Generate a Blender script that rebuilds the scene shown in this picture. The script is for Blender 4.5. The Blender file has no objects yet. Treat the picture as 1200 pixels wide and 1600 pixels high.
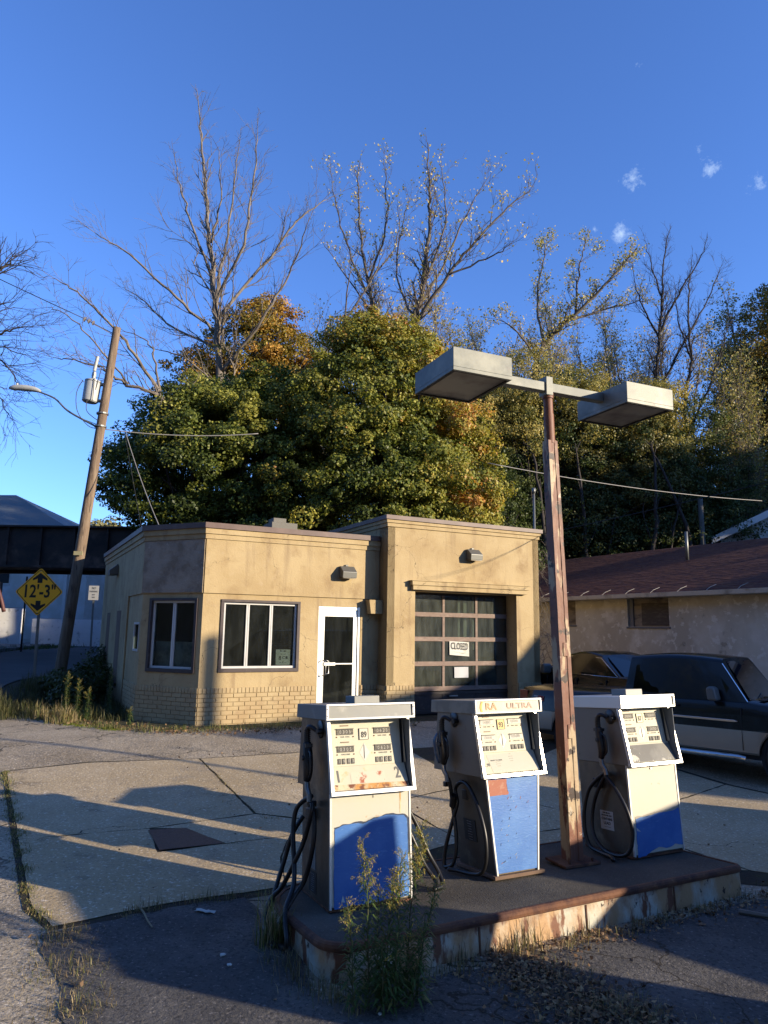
import bpy, bmesh, math, random
import numpy as np
from mathutils import Vector, Matrix
R=math.radians
sc=bpy.context.scene
# ---------------------------------------------------------------- camera, sky, sun, exposure
CAMZ=2.0
cam=bpy.data.cameras.new('camera'); camo=bpy.data.objects.new('camera',cam); sc.collection.objects.link(camo)
cam.sensor_fit='VERTICAL'; cam.sensor_height=32.0; cam.lens=1109/1600*32.0
cam.clip_start=0.05; cam.clip_end=3000
camo.matrix_world=Matrix.Translation((0,0,CAMZ))@Matrix.Rotation(R(90+9.47),4,'X')@Matrix.Rotation(R(0.9),4,'Z')
sc.camera=camo
SUN_AZ=-20.0; SUN_EL=14.3
S=Vector((math.cos(R(SUN_AZ))*math.cos(R(SUN_EL)),math.sin(R(SUN_AZ))*math.cos(R(SUN_EL)),math.sin(R(SUN_EL))))
w=bpy.data.worlds.new('World'); sc.world=w; w.use_nodes=True
nt=w.node_tree; nt.nodes.clear()
sky=nt.nodes.new('ShaderNodeTexSky'); sky.sky_type='NISHITA'; sky.sun_disc=False
sky.sun_elevation=R(SUN_EL); sky.sun_rotation=R(90-SUN_AZ); sky.air_density=1.0; sky.dust_density=0.2; sky.ozone_density=3.0; sky.altitude=300
bg=nt.nodes.new('ShaderNodeBackground'); bg.inputs[1].default_value=0.094
out=nt.nodes.new('ShaderNodeOutputWorld')
# small broken clouds high in the sky, placed by direction
tc=nt.nodes.new('ShaderNodeTexCoord')
def vdir(az,el): return (math.sin(R(az))*math.cos(R(el)),math.cos(R(az))*math.cos(R(el)),math.sin(R(el)))
def N(t,**k):
    n=nt.nodes.new(t)
    for a,b in k.items(): setattr(n,a,b)
    return n
noi=N('ShaderNodeTexNoise'); noi.inputs['Scale'].default_value=85; noi.inputs['Detail'].default_value=8; noi.inputs['Roughness'].default_value=.72
nt.links.new(tc.outputs['Generated'],noi.inputs['Vector'])
acc=None
for (az,el,rad,amp) in [(20.8,33.1,.020,.8),(19.6,29.6,.022,.85),(26.5,32.7,.020,.75),(29.7,30.9,.022,.6),(17.5,30.2,.009,.6),(21.7,39.9,.013,.4),(25.8,33.8,.013,.5)]:
    d=N('ShaderNodeVectorMath',operation='DISTANCE'); d.inputs[1].default_value=vdir(az,el)
    nt.links.new(tc.outputs['Generated'],d.inputs[0])
    mr=N('ShaderNodeMapRange'); mr.inputs[1].default_value=0; mr.inputs[2].default_value=rad; mr.inputs[3].default_value=amp; mr.inputs[4].default_value=0
    nt.links.new(d.outputs['Value'],mr.inputs[0])
    if acc is None: acc=mr.outputs[0]
    else:
        a=N('ShaderNodeMath',operation='ADD'); nt.links.new(acc,a.inputs[0]); nt.links.new(mr.outputs[0],a.inputs[1]); acc=a.outputs[0]
ad=N('ShaderNodeMath',operation='MULTIPLY_ADD'); nt.links.new(acc,ad.inputs[0]); ad.inputs[1].default_value=0.55; nt.links.new(noi.outputs[0],ad.inputs[2])
gate=N('ShaderNodeMapRange'); gate.inputs[1].default_value=.69; gate.inputs[2].default_value=1.42
nt.links.new(ad.outputs[0],gate.inputs[0])
gm=N('ShaderNodeMath',operation='GREATER_THAN'); gm.inputs[1].default_value=0.001; nt.links.new(acc,gm.inputs[0])
g2=N('ShaderNodeMath',operation='MULTIPLY'); nt.links.new(gate.outputs[0],g2.inputs[0]); nt.links.new(gm.outputs[0],g2.inputs[1])
mixc=N('ShaderNodeMixRGB'); mixc.inputs[2].default_value=(5.2,6.4,7.6,1)
hsv=N('ShaderNodeMixRGB',blend_type='MULTIPLY'); hsv.inputs[0].default_value=1; hsv.inputs[2].default_value=(.87,1.14,1.75,1)   # clear autumn air: a deeper blue
nt.links.new(sky.outputs[0],hsv.inputs[1])
nt.links.new(hsv.outputs[0],mixc.inputs[1]); nt.links.new(g2.outputs[0],mixc.inputs[0])
nt.links.new(mixc.outputs[0],bg.inputs[0]); nt.links.new(bg.outputs[0],out.inputs[0])
sl=bpy.data.lights.new('sun','SUN'); sl.energy=5.0; sl.angle=R(0.5); sl.color=(1.0,0.84,0.62)
so=bpy.data.objects.new('sun',sl); so.rotation_euler=S.to_track_quat('Z','Y').to_euler(); sc.collection.objects.link(so)
sc.view_settings.view_transform='Standard'; sc.view_settings.look='None'; sc.view_settings.gamma=1.0
sc.view_settings.exposure=1.0
# ---------------------------------------------------------------- helpers
COL=sc.collection
def ss(t): t=min(1.,max(0.,t)); return t*t*(3-2*t)
def nm(c): return c
class MB:
    def __init__(s): s.v=[]; s.f=[]; s.m=[]
    def add(s,vs,fs,mi=0):
        b=len(s.v); s.v.extend([tuple(map(float,v)) for v in vs]); s.f.extend([tuple(b+i for i in f) for f in fs]); s.m.extend([mi]*len(fs)); return s
    def box(s,x0,x1,y0,y1,z0,z1,mi=0,T=None):
        vs=[(x,y,z) for z in (z0,z1) for y in (y0,y1) for x in (x0,x1)]
        if T is not None: vs=[tuple(T@Vector(v)) for v in vs]
        return s.add(vs,[(0,2,3,1),(4,5,7,6),(0,1,5,4),(2,6,7,3),(0,4,6,2),(1,3,7,5)],mi)
    def prism(s,poly,a,b,f=lambda p,t:(p[0],p[1],t),mi=0):
        n=len(poly); vs=[f(p,a) for p in poly]+[f(p,b) for p in poly]
        return s.add(vs,[tuple(range(n))[::-1],tuple(range(n,2*n))]+[(i,(i+1)%n,n+(i+1)%n,n+i) for i in range(n)],mi)
    def quad(s,a,b,c,d,mi=0): return s.add([a,b,c,d],[(0,1,2,3)],mi)
    def tube(s,pts,rad,n=8,cap=True,mi=0,sm=0):
        P=[Vector(p) for p in pts]
        if sm: P,rad=spline(P,rad,sm)
        if not hasattr(rad,'__len__'): rad=[rad]*len(P)
        if len(rad)!=len(P): rad=[rad[0]+(rad[-1]-rad[0])*i/(len(P)-1) for i in range(len(P))]
        vs=[];up=None
        for i,p in enumerate(P):
            t=(P[min(i+1,len(P)-1)]-P[max(i-1,0)])
            t=t.normalized() if t.length>1e-9 else Vector((0,0,1))
            if up is None:
                up=Vector((0,0,1)) if abs(t.z)<.9 else Vector((1,0,0))
            a=t.cross(up)
            if a.length<1e-6: a=t.orthogonal()
            a.normalize(); b=a.cross(t); up=b
            for k in range(n):
                q=2*math.pi*k/n; vs.append(p+(a*math.cos(q)+b*math.sin(q))*rad[i])
        fs=[(i*n+k,i*n+(k+1)%n,(i+1)*n+(k+1)%n,(i+1)*n+k) for i in range(len(P)-1) for k in range(n)]
        if cap: fs+= [tuple(range(n))[::-1],tuple((len(P)-1)*n+k for k in range(n))]
        return s.add(vs,fs,mi)
    def lathe(s,prof,o,ax,n=24,mi=0):
        ax=Vector(ax).normalized(); a=ax.orthogonal().normalized(); b=ax.cross(a); o=Vector(o); vs=[]
        for (r,h) in prof:
            for k in range(n):
                q=2*math.pi*k/n; vs.append(o+ax*h+(a*math.cos(q)+b*math.sin(q))*r)
        fs=[(i*n+k,i*n+(k+1)%n,(i+1)*n+(k+1)%n,(i+1)*n+k) for i in range(len(prof)-1) for k in range(n)]
        fs+=[tuple(range(n))[::-1],tuple((len(prof)-1)*n+k for k in range(n))]
        return s.add(vs,fs,mi)
    def build(s,name,mat,parent=None,loc=(0,0,0),rz=0,smooth=False,bevel=0,auto=None):
        me=bpy.data.meshes.new(name); me.from_pydata(s.v,[],s.f)
        mats=mat if isinstance(mat,(list,tuple)) else [mat]
        for q in mats: me.materials.append(q)
        if len(mats)>1: me.polygons.foreach_set('material_index',s.m)
        if smooth: me.polygons.foreach_set('use_smooth',[True]*len(s.f))
        me.update()
        if smooth and auto: me.set_sharp_from_angle(angle=R(auto))
        o=bpy.data.objects.new(name,me); COL.objects.link(o); o.location=loc; o.rotation_euler=(0,0,R(rz))
        if parent: o.parent=parent
        if bevel:
            b=o.modifiers.new('bevel','BEVEL'); b.width=bevel; b.segments=2; b.limit_method='ANGLE'; b.angle_limit=R(50)
        return o
def spline(P,rad,k):
    rr=rad if hasattr(rad,'__len__') else [rad]*len(P)
    if len(rr)!=len(P): rr=[rr[0]+(rr[-1]-rr[0])*i/(len(P)-1) for i in range(len(P))]
    Q=[];q=[]
    for i in range(len(P)-1):
        a=P[max(i-1,0)];b=P[i];c=P[i+1];d=P[min(i+2,len(P)-1)]
        for j in range(k):
            t=j/k
            Q.append(.5*((2*b)+(c-a)*t+(2*a-5*b+4*c-d)*t*t+(3*b-a-3*c+d)*t**3)); q.append(rr[i]*(1-t)+rr[i+1]*t)
    Q.append(P[-1]); q.append(rr[-1]); return Q,q
def tag(o,label=None,cat=None,group=None,kind=None):
    if label: o['label']=label
    if cat: o['category']=cat
    if group: o['group']=group
    if kind: o['kind']=kind
    return o
def thing(name,label,cat,loc=(0,0,0),rz=0,group=None,scale=None,rx=0):
    o=bpy.data.objects.new(name,None); COL.objects.link(o); o.location=loc; o.rotation_euler=(R(rx),0,R(rz)); o.empty_display_size=.2
    if scale: o.scale=(scale,)*3
    return tag(o,label,cat,group)
def copy_tree(o,parent=None):
    c=o.copy(); COL.objects.link(c); c.parent=parent
    for ch in list(o.children): copy_tree(ch,c)
    return c
def text(name,st,size,mat,parent,o,rt,up,xs=1.,ext=.0006,align='CENTER',bold=0.0,italic=0):
    cu=bpy.data.curves.new(name,'FONT'); cu.body=st; cu.size=size; cu.align_x=align; cu.align_y='CENTER'; cu.extrude=ext; cu.offset=bold; cu.resolution_u=2
    t=bpy.data.objects.new('tmp',cu); me=bpy.data.meshes.new_from_object(t); bpy.data.objects.remove(t)
    rt=Vector(rt).normalized(); up=Vector(up).normalized(); nn=rt.cross(up)
    T=Matrix(((rt.x*xs,up.x,nn.x,o[0]),(rt.y*xs,up.y,nn.y,o[1]),(rt.z*xs,up.z,nn.z,o[2]),(0,0,0,1)))
    me.transform(T); me.materials.clear(); me.materials.append(mat); me.name=name
    ob=bpy.data.objects.new(name,me); COL.objects.link(ob)
    if parent: ob.parent=parent
    return ob
# ---------------------------------------------------------------- materials
ALB=.63
def M(name,col,rough=.6,metal=0.,layers=(),bump=(),spec=.5,coat=0.,seed=0,alb=None,crack=None):
    k_=(ALB if metal<.5 else .82) if alb is None else alb
    col=tuple(c*k_ for c in col); layers=[dict(l,c=tuple(c*k_ for c in l['c'])) for l in layers]
    m=bpy.data.materials.new(name); m.use_nodes=True; t=m.node_tree; b=t.nodes['Principled BSDF']
    b.inputs['Base Color'].default_value=(*col,1); b.inputs['Roughness'].default_value=rough; b.inputs['Metallic'].default_value=metal
    b.inputs['Specular IOR Level'].default_value=spec; b.inputs['Coat Weight'].default_value=coat; b.inputs['Coat Roughness'].default_value=.04
    tc=t.nodes.new('ShaderNodeTexCoord'); cs=None; rs=None; ms=None
    def noise(sc_,det,st,k,rg=.6):
        mp=t.nodes.new('ShaderNodeMapping'); mp.inputs['Scale'].default_value=st; mp.inputs['Location'].default_value=(seed*3.1+k*7.3,k*5.1+seed,k*2.7)
        n=t.nodes.new('ShaderNodeTexNoise'); n.inputs['Scale'].default_value=sc_; n.inputs['Detail'].default_value=det; n.inputs['Roughness'].default_value=rg
        t.links.new(tc.outputs['Object'],mp.inputs[0]); t.links.new(mp.outputs[0],n.inputs['Vector']); return n.outputs[0]
    for k,l in enumerate(layers):
        mr=t.nodes.new('ShaderNodeMapRange'); mr.inputs[1].default_value=l['lo']; mr.inputs[2].default_value=l['hi']; mr.inputs[3].default_value=0; mr.inputs[4].default_value=l.get('f',1)
        if 'grad' in l:   # (axis,z0,z1) mixes noise with height above the part's own base
            ax,z0,z1=l['grad']; sx=t.nodes.new('ShaderNodeSeparateXYZ'); t.links.new(tc.outputs['Object'],sx.inputs[0])
            g=t.nodes.new('ShaderNodeMapRange'); g.inputs[1].default_value=z0; g.inputs[2].default_value=z1; g.inputs[3].default_value=.35; g.inputs[4].default_value=-.25
            t.links.new(sx.outputs[ax],g.inputs[0]); a=t.nodes.new('ShaderNodeMath'); a.operation='ADD'
            t.links.new(noise(l['s'],l.get('d',5),l.get('st',(1,1,1)),k),a.inputs[0]); t.links.new(g.outputs[0],a.inputs[1]); src=a.outputs[0]
        else: src=noise(l['s'],l.get('d',5),l.get('st',(1,1,1)),k)
        t.links.new(src,mr.inputs[0])
        mx=t.nodes.new('ShaderNodeMixRGB'); mx.inputs[2].default_value=(*l['c'],1)
        if cs is None: mx.inputs[1].default_value=(*col,1)
        else: t.links.new(cs,mx.inputs[1])
        t.links.new(mr.outputs[0],mx.inputs[0]); cs=mx.outputs[0]
        for key,inp in (('r','Roughness'),('m','Metallic')):
            if key in l:
                q=t.nodes.new('ShaderNodeMix'); q.data_type='FLOAT'; q.inputs[3].default_value=l[key]
                prev=rs if key=='r' else ms
                if prev is None: q.inputs[2].default_value=rough if key=='r' else metal
                else: t.links.new(prev,q.inputs[2])
                t.links.new(mr.outputs[0],q.inputs[0])
                if key=='r': rs=q.outputs[0]
                else: ms=q.outputs[0]
    if crack:
        vt=t.nodes.new('ShaderNodeTexVoronoi'); vt.feature='DISTANCE_TO_EDGE'; vt.inputs['Scale'].default_value=crack[0]
        nz=t.nodes.new('ShaderNodeTexNoise'); nz.inputs['Scale'].default_value=crack[0]*3; nz.inputs['Detail'].default_value=6
        vm=t.nodes.new('ShaderNodeVectorMath'); vm.operation='MULTIPLY_ADD'; vm.inputs[1].default_value=(.55/crack[0],)*3; t.links.new(nz.outputs['Color'],vm.inputs[0]); t.links.new(tc.outputs['Object'],vm.inputs[2]); t.links.new(tc.outputs['Object'],nz.inputs['Vector']); t.links.new(vm.outputs[0],vt.inputs['Vector'])
        mr=t.nodes.new('ShaderNodeMapRange'); mr.inputs[1].default_value=crack[1]*crack[0]; mr.inputs[2].default_value=crack[1]*crack[0]*.3; mr.inputs[3].default_value=0; mr.inputs[4].default_value=1; t.links.new(vt.outputs[0],mr.inputs[0])
        mk=t.nodes.new('ShaderNodeMapRange'); mk.inputs[1].default_value=.44; mk.inputs[2].default_value=.56; t.links.new(noise(.35,3,(1,1,1),31),mk.inputs[0])
        mm=t.nodes.new('ShaderNodeMath'); mm.operation='MULTIPLY'; t.links.new(mr.outputs[0],mm.inputs[0]); t.links.new(mk.outputs[0],mm.inputs[1])
        mx=t.nodes.new('ShaderNodeMixRGB'); mx.inputs[2].default_value=(.035,.03,.022,1); t.links.new(cs,mx.inputs[1]); t.links.new(mm.outputs[0],mx.inputs[0]); cs=mx.outputs[0]
    if cs: t.links.new(cs,b.inputs['Base Color'])
    if rs: t.links.new(rs,b.inputs['Roughness'])
    if ms: t.links.new(ms,b.inputs['Metallic'])
    pn=None
    for k,bb in enumerate(bump):
        bn=t.nodes.new('ShaderNodeBump'); bn.inputs['Strength'].default_value=bb[1]; bn.inputs['Distance'].default_value=bb[2]
        st=bb[3] if len(bb)>3 else (1,1,1)
        t.links.new(noise(bb[0],6,st,k+11,.65),bn.inputs['Height'])
        if pn: t.links.new(pn,bn.inputs['Normal'])
        pn=bn.outputs[0]
    if pn: t.links.new(pn,b.inputs['Normal'])
    return m
def glass(name,tint=(.8,.85,.85),dirt=0.,dcol=(.25,.27,.24),rough=.02,dscale=3):
    m=bpy.data.materials.new(name); m.use_nodes=True; t=m.node_tree; t.nodes.clear()
    o=t.nodes.new('ShaderNodeOutputMaterial'); tr=t.nodes.new('ShaderNodeBsdfTransparent'); tr.inputs[0].default_value=(*tint,1)
    gl=t.nodes.new('ShaderNodeBsdfGlossy'); gl.inputs['Roughness'].default_value=rough
    fr=t.nodes.new('ShaderNodeFresnel'); fr.inputs[0].default_value=1.6
    mu=t.nodes.new('ShaderNodeMath'); mu.operation='MULTIPLY_ADD'; mu.inputs[1].default_value=2.2; mu.inputs[2].default_value=.0; t.links.new(fr.outputs[0],mu.inputs[0])
    ge=t.nodes.new('ShaderNodeNewGeometry'); nb=t.nodes.new('ShaderNodeMath'); nb.operation='SUBTRACT'; nb.inputs[0].default_value=1; t.links.new(ge.outputs['Backfacing'],nb.inputs[1]); m3=t.nodes.new('ShaderNodeMath'); m3.operation='MULTIPLY'; t.links.new(mu.outputs[0],m3.inputs[0]); t.links.new(nb.outputs[0],m3.inputs[1])
    mx=t.nodes.new('ShaderNodeMixShader'); t.links.new(m3.outputs[0],mx.inputs[0]); t.links.new(tr.outputs[0],mx.inputs[1]); t.links.new(gl.outputs[0],mx.inputs[2])
    last=mx.outputs[0]
    if dirt>0:
        df=t.nodes.new('ShaderNodeBsdfDiffuse'); df.inputs[0].default_value=(*dcol,1)
        tc=t.nodes.new('ShaderNodeTexCoord'); n=t.nodes.new('ShaderNodeTexNoise'); n.inputs['Scale'].default_value=dscale; n.inputs['Detail'].default_value=6
        mp=t.nodes.new('ShaderNodeMapping'); mp.inputs['Scale'].default_value=(3,3,.7); t.links.new(tc.outputs['Object'],mp.inputs[0]); t.links.new(mp.outputs[0],n.inputs['Vector'])
        mr=t.nodes.new('ShaderNodeMapRange'); mr.inputs[1].default_value=.35; mr.inputs[2].default_value=.7; mr.inputs[3].default_value=dirt*.35; mr.inputs[4].default_value=dirt
        t.links.new(n.outputs[0],mr.inputs[0]); m2=t.nodes.new('ShaderNodeMixShader'); t.links.new(mr.outputs[0],m2.inputs[0]); t.links.new(last,m2.inputs[1]); t.links.new(df.outputs[0],m2.inputs[2]); last=m2.outputs[0]
    t.links.new(last,o.inputs[0]); return m
def leafmat(name,rough=.45,tr=.3):
    m=bpy.data.materials.new(name); m.use_nodes=True; t=m.node_tree; b=t.nodes['Principled BSDF']; o=t.nodes['Material Output']
    a=t.nodes.new('ShaderNodeAttribute'); a.attribute_name='col'; t.links.new(a.outputs['Color'],b.inputs['Base Color']); b.inputs['Roughness'].default_value=rough
    b.inputs['Specular IOR Level'].default_value=.22
    tl=t.nodes.new('ShaderNodeBsdfTranslucent'); hs=t.nodes.new('ShaderNodeHueSaturation'); hs.inputs['Value'].default_value=1.5; hs.inputs['Saturation'].default_value=1.1
    t.links.new(a.outputs['Color'],hs.inputs['Color']); t.links.new(hs.outputs[0],tl.inputs[0])
    mx=t.nodes.new('ShaderNodeMixShader'); mx.inputs[0].default_value=tr; t.links.new(b.outputs[0],mx.inputs[1]); t.links.new(tl.outputs[0],mx.inputs[2]); t.links.new(mx.outputs[0],o.inputs[0]); return m
# aged lot asphalt, concrete and so on
asph=M('aged_asphalt',(.24,.195,.13),.9,layers=[dict(c=(.35,.295,.21),s=.55,lo=.42,hi=.62),dict(c=(.13,.12,.10),s=1.3,lo=.56,hi=.72,f=.7),dict(c=(.60,.53,.42),s=34,lo=.56,hi=.68,d=3,f=.8),dict(c=(.07,.065,.055),s=42,lo=.54,hi=.66,d=3,f=.8),dict(c=(.10,.09,.08),s=7,lo=.62,hi=.70,f=.6,d=7)],bump=[(34,.8,.02),(9,.4,.03),(1.5,.4,.05)],spec=.2,alb=1,crack=(.8,.016))
conc=M('worn_concrete',(.33,.255,.145),.88,layers=[dict(c=(.40,.32,.20),s=.8,lo=.4,hi=.65),dict(c=(.21,.175,.125),s=2.3,lo=.57,hi=.72,f=.5),dict(c=(.07,.06,.045),s=1.7,lo=.63,hi=.72,f=.55,d=8),dict(c=(.70,.62,.48),s=36,lo=.57,hi=.68,d=3,f=.7),dict(c=(.15,.13,.10),s=44,lo=.55,hi=.66,d=3,f=.65)],bump=[(36,.6,.014),(12,.25,.015),(2,.3,.03)],spec=.2,alb=1,crack=(.33,.008))
dasph=M('dark_patch_asphalt',(.075,.072,.068),.88,layers=[dict(c=(.13,.122,.11),s=1.6,lo=.45,hi=.65,f=.8),dict(c=(.24,.22,.2),s=38,lo=.6,hi=.67,d=3,f=.7),dict(c=(.02,.02,.02),s=45,lo=.52,hi=.66,d=2,f=.6)],bump=[(40,.9,.02),(8,.3,.02)],spec=.2,alb=1,crack=(.9,.012))
roadm=M('street_asphalt',(.07,.072,.075),.85,layers=[dict(c=(.1,.1,.1),s=.7,lo=.45,hi=.7)],bump=[(60,.3,.008)],spec=.25)
soil=M('bare_soil',(.075,.06,.04),.95,layers=[dict(c=(.05,.06,.025),s=.5,lo=.45,hi=.6),dict(c=(.13,.1,.06),s=4,lo=.55,hi=.7)],bump=[(12,.6,.05)],spec=.2)
jointm=M('joint_dirt',(.06,.05,.035),.95,layers=[dict(c=(.09,.085,.03),s=6,lo=.5,hi=.7)],bump=[(30,.6,.02)],spec=.2)
sidew=M('sidewalk_concrete',(.24,.235,.215),.9,layers=[dict(c=(.16,.155,.14),s=1.2,lo=.5,hi=.7)],bump=[(60,.3,.006)],spec=.25)
stucco=M('tan_stucco',(.60,.465,.255),.82,crack=(.55,.0035),layers=[dict(c=(.50,.37,.19),s=1.1,lo=.42,hi=.62,f=.9),dict(c=(.37,.255,.13),s=2.6,lo=.54,hi=.70,f=.75,d=9),dict(c=(.62,.49,.32),s=5,lo=.6,hi=.74,f=.5,d=8),dict(c=(.30,.21,.125),s=1.3,lo=.55,hi=.72,f=.6,st=(4,4,.35)),dict(c=(.22,.16,.10),s=1.6,lo=.62,hi=.9,f=.75,grad=(2,0.0,1.1)),dict(c=(.25,.17,.10),s=16,lo=.68,hi=.76,f=.7,d=3)],bump=[(28,.4,.012),(3.5,.35,.02),(120,.25,.004)],spec=.3)
brickm=M('painted_brick',(.60,.47,.265),.8,layers=[dict(c=(.48,.335,.18),s=2,lo=.42,hi=.68,f=.8),dict(c=(.36,.25,.15),s=7,lo=.6,hi=.75,f=.6,d=8)],bump=[(40,.45,.008)],spec=.3)
mortar=M('painted_mortar',(.46,.35,.195),.9,bump=[(40,.4,.006)],spec=.2)
rough_stucco=M('scraped_stucco',(.52,.43,.33),.9,layers=[dict(c=(.34,.27,.20),s=3,lo=.42,hi=.6,d=9),dict(c=(.62,.55,.45),s=7,lo=.62,hi=.68,f=.6,d=9,st=(1,1,1.8))],bump=[(6,.9,.05),(30,.6,.02)],spec=.3)
coping=M('brown_metal_coping',(.13,.075,.06),.55,layers=[dict(c=(.2,.125,.10),s=3,lo=.45,hi=.7)],bump=[(5,.1,.01)])
recessm=M('brown_infill',(.22,.135,.085),.85,layers=[dict(c=(.16,.1,.065),s=4,lo=.45,hi=.7)],bump=[(30,.3,.01)])
brownwood=M('dark_brown_frame',(.055,.035,.035),.55,layers=[dict(c=(.11,.08,.07),s=8,lo=.55,hi=.75)],bump=[(20,.2,.004)])
whitev=M('white_vinyl',(.74,.74,.72),.42,layers=[dict(c=(.55,.53,.48),s=5,lo=.55,hi=.75,f=.5)])
garwood=M('weathered_mauve_wood',(.27,.19,.15),.75,layers=[dict(c=(.36,.27,.22),s=5,lo=.5,hi=.68,st=(1,1,4)),dict(c=(.14,.09,.075),s=14,lo=.57,hi=.7,d=7)],bump=[(25,.4,.006)])
gardark=M('dark_brown_panel',(.045,.032,.028),.6,layers=[dict(c=(.1,.075,.06),s=9,lo=.55,hi=.72)],bump=[(20,.3,.006)])
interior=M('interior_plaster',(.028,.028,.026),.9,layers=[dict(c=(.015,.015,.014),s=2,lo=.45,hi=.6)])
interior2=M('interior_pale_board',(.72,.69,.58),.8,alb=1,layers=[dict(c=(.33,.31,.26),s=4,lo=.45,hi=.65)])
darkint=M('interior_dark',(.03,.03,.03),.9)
roofgr=M('roof_gravel',(.12,.115,.11),.95,bump=[(40,.5,.02)])
winglass=glass('window_glass',(.62,.67,.66),dirt=.035,dcol=(.3,.32,.3))
dustglass=glass('dusty_glass',(.55,.6,.57),dirt=.20,dcol=(.20,.22,.19),rough=.08)
alu=M('anodised_aluminium',(.72,.71,.67),.33,1.,layers=[dict(c=(.5,.49,.46),s=4,lo=.5,hi=.7,r=.5)],bump=[(6,.08,.01)])
galvl=M('dull_galvanised_lamp_sheet',(.22,.225,.19),.6,.15,layers=[dict(c=(.13,.14,.125),s=2.3,lo=.42,hi=.6,r=.6),dict(c=(.34,.33,.29),s=5,lo=.58,hi=.72,f=.8,d=8),dict(c=(.10,.09,.08),s=9,lo=.62,hi=.74,f=.6)],bump=[(5,.15,.01)],alb=1)
aluw=M('pale_aluminium_trim',(.80,.79,.74),.38,.55,layers=[dict(c=(.6,.58,.52),s=6,lo=.55,hi=.75)],bump=[(6,.08,.01)])
galv=M('weathered_galvanised',(.30,.30,.27),.55,.45,layers=[dict(c=(.30,.31,.30),s=2.3,lo=.42,hi=.6,r=.6),dict(c=(.52,.51,.46),s=4,lo=.58,hi=.72,f=.8,d=8),dict(c=(.14,.13,.12),s=9,lo=.62,hi=.74,f=.6)],bump=[(5,.15,.01)])
cream=M('cream_enamel',(.68,.655,.54),.4,layers=[dict(c=(.70,.66,.50),s=2.5,lo=.45,hi=.7),dict(c=(.55,.27,.09),s=9,lo=.67,hi=.73,f=.8,d=7)],bump=[(4,.08,.01)])
creamrust=M('cream_enamel_rusting',(.66,.63,.48),.6,layers=[dict(c=(.74,.68,.48),s=4,lo=.42,hi=.65),dict(c=(.66,.42,.12),s=7,lo=.62,hi=.72,f=.8,d=7),dict(c=(.36,.12,.04),s=9,lo=.70,hi=.76,f=.9,d=8)],bump=[(4,.08,.01)])
blue=M('faded_blue_paint',(.045,.19,.56),.42,layers=[dict(c=(.09,.27,.66),s=3,lo=.45,hi=.62,f=.8),dict(c=(.15,.36,.72),s=16,lo=.6,hi=.68,f=.5,d=8,st=(1,1,3)),dict(c=(.35,.33,.32),s=26,lo=.73,hi=.76,f=.8,d=4)],bump=[(30,.2,.004,(1,1,4))])
pumpside=M('grimy_stainless_side',(.20,.17,.13),.36,.75,layers=[dict(c=(.14,.115,.09),s=3,lo=.42,hi=.62,r=.5),dict(c=(.34,.29,.21),s=5,lo=.6,hi=.72,f=.7),dict(c=(.10,.085,.07),s=7,lo=.64,hi=.76,f=.7,r=.7)],bump=[(3,.25,.02),(30,.15,.002)])
rustm=M('rusty_steel',(.20,.085,.04),.85,.1,layers=[dict(c=(.10,.04,.025),s=7,lo=.45,hi=.6,d=7),dict(c=(.34,.16,.07),s=12,lo=.6,hi=.72,d=7)],bump=[(18,.6,.01),(70,.4,.003)])
postp=M('flaking_cream_and_brown_paint',(.56,.42,.25),.6,layers=[dict(c=(.23,.085,.045),s=5.5,lo=.45,hi=.48,d=10,st=(1.3,1.3,.30)),dict(c=(.34,.15,.07),s=9,lo=.55,hi=.66,f=.6,d=8,st=(1,1,.5)),dict(c=(.055,.03,.02),s=8,lo=.60,hi=.62,d=9),dict(c=(.66,.58,.44),s=9,lo=.66,hi=.69,d=8,f=.8)],bump=[(6,.7,.006),(25,.4,.003)])
kerbp=M('rusting_white_kerb_steel',(.66,.64,.52),.6,layers=[dict(c=(.42,.45,.38),s=3,lo=.5,hi=.66,f=.7),dict(c=(.55,.30,.11),s=3.4,lo=.43,hi=.56,f=.85,d=9,st=(1,1,.5)),dict(c=(.22,.085,.04),s=5.5,lo=.55,hi=.59,d=10,st=(1,1,.35)),dict(c=(.05,.03,.02),s=13,lo=.62,hi=.64,d=10,st=(1,1,.6)),dict(c=(.14,.05,.03),s=6,lo=.6,hi=.8,f=.8,grad=(2,.24,.02))],bump=[(9,.6,.01),(40,.4,.004)])
islm=M('island_asphalt',(.095,.085,.07),.9,layers=[dict(c=(.15,.135,.11),s=1.6,lo=.45,hi=.65),dict(c=(.28,.26,.22),s=90,lo=.6,hi=.7,d=2,f=.6)],bump=[(80,.6,.01),(5,.3,.02)],spec=.25)
rubber=M('black_rubber',(.012,.012,.013),.42,bump=[(50,.1,.002)])
blackp=M('black_plastic',(.015,.015,.017),.38,layers=[dict(c=(.06,.06,.06),s=12,lo=.6,hi=.75)])
bluep=M('blue_plastic_grip',(.03,.08,.16),.35,layers=[dict(c=(.2,.25,.3),s=10,lo=.6,hi=.7)])
steel=M('plain_steel',(.5,.5,.48),.4,1.)
white=M('white_paper',(.75,.75,.68),.7,layers=[dict(c=(.6,.6,.5),s=9,lo=.5,hi=.7)])
bluewhite=M('pale_paper',(.6,.62,.64),.7)
ink=M('black_ink',(.02,.02,.02),.6)
greyink=M('grey_print',(.16,.16,.15),.6)
faintink=M('faint_print',(.45,.43,.36),.6)
disp=M('counter_window',(.10,.095,.08),.7,layers=[dict(c=(.2,.18,.14),s=40,lo=.5,hi=.6)])
digit=M('counter_digit',(.55,.53,.46),.6)
yell=M('yellow_label',(.75,.5,.06),.5)
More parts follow.
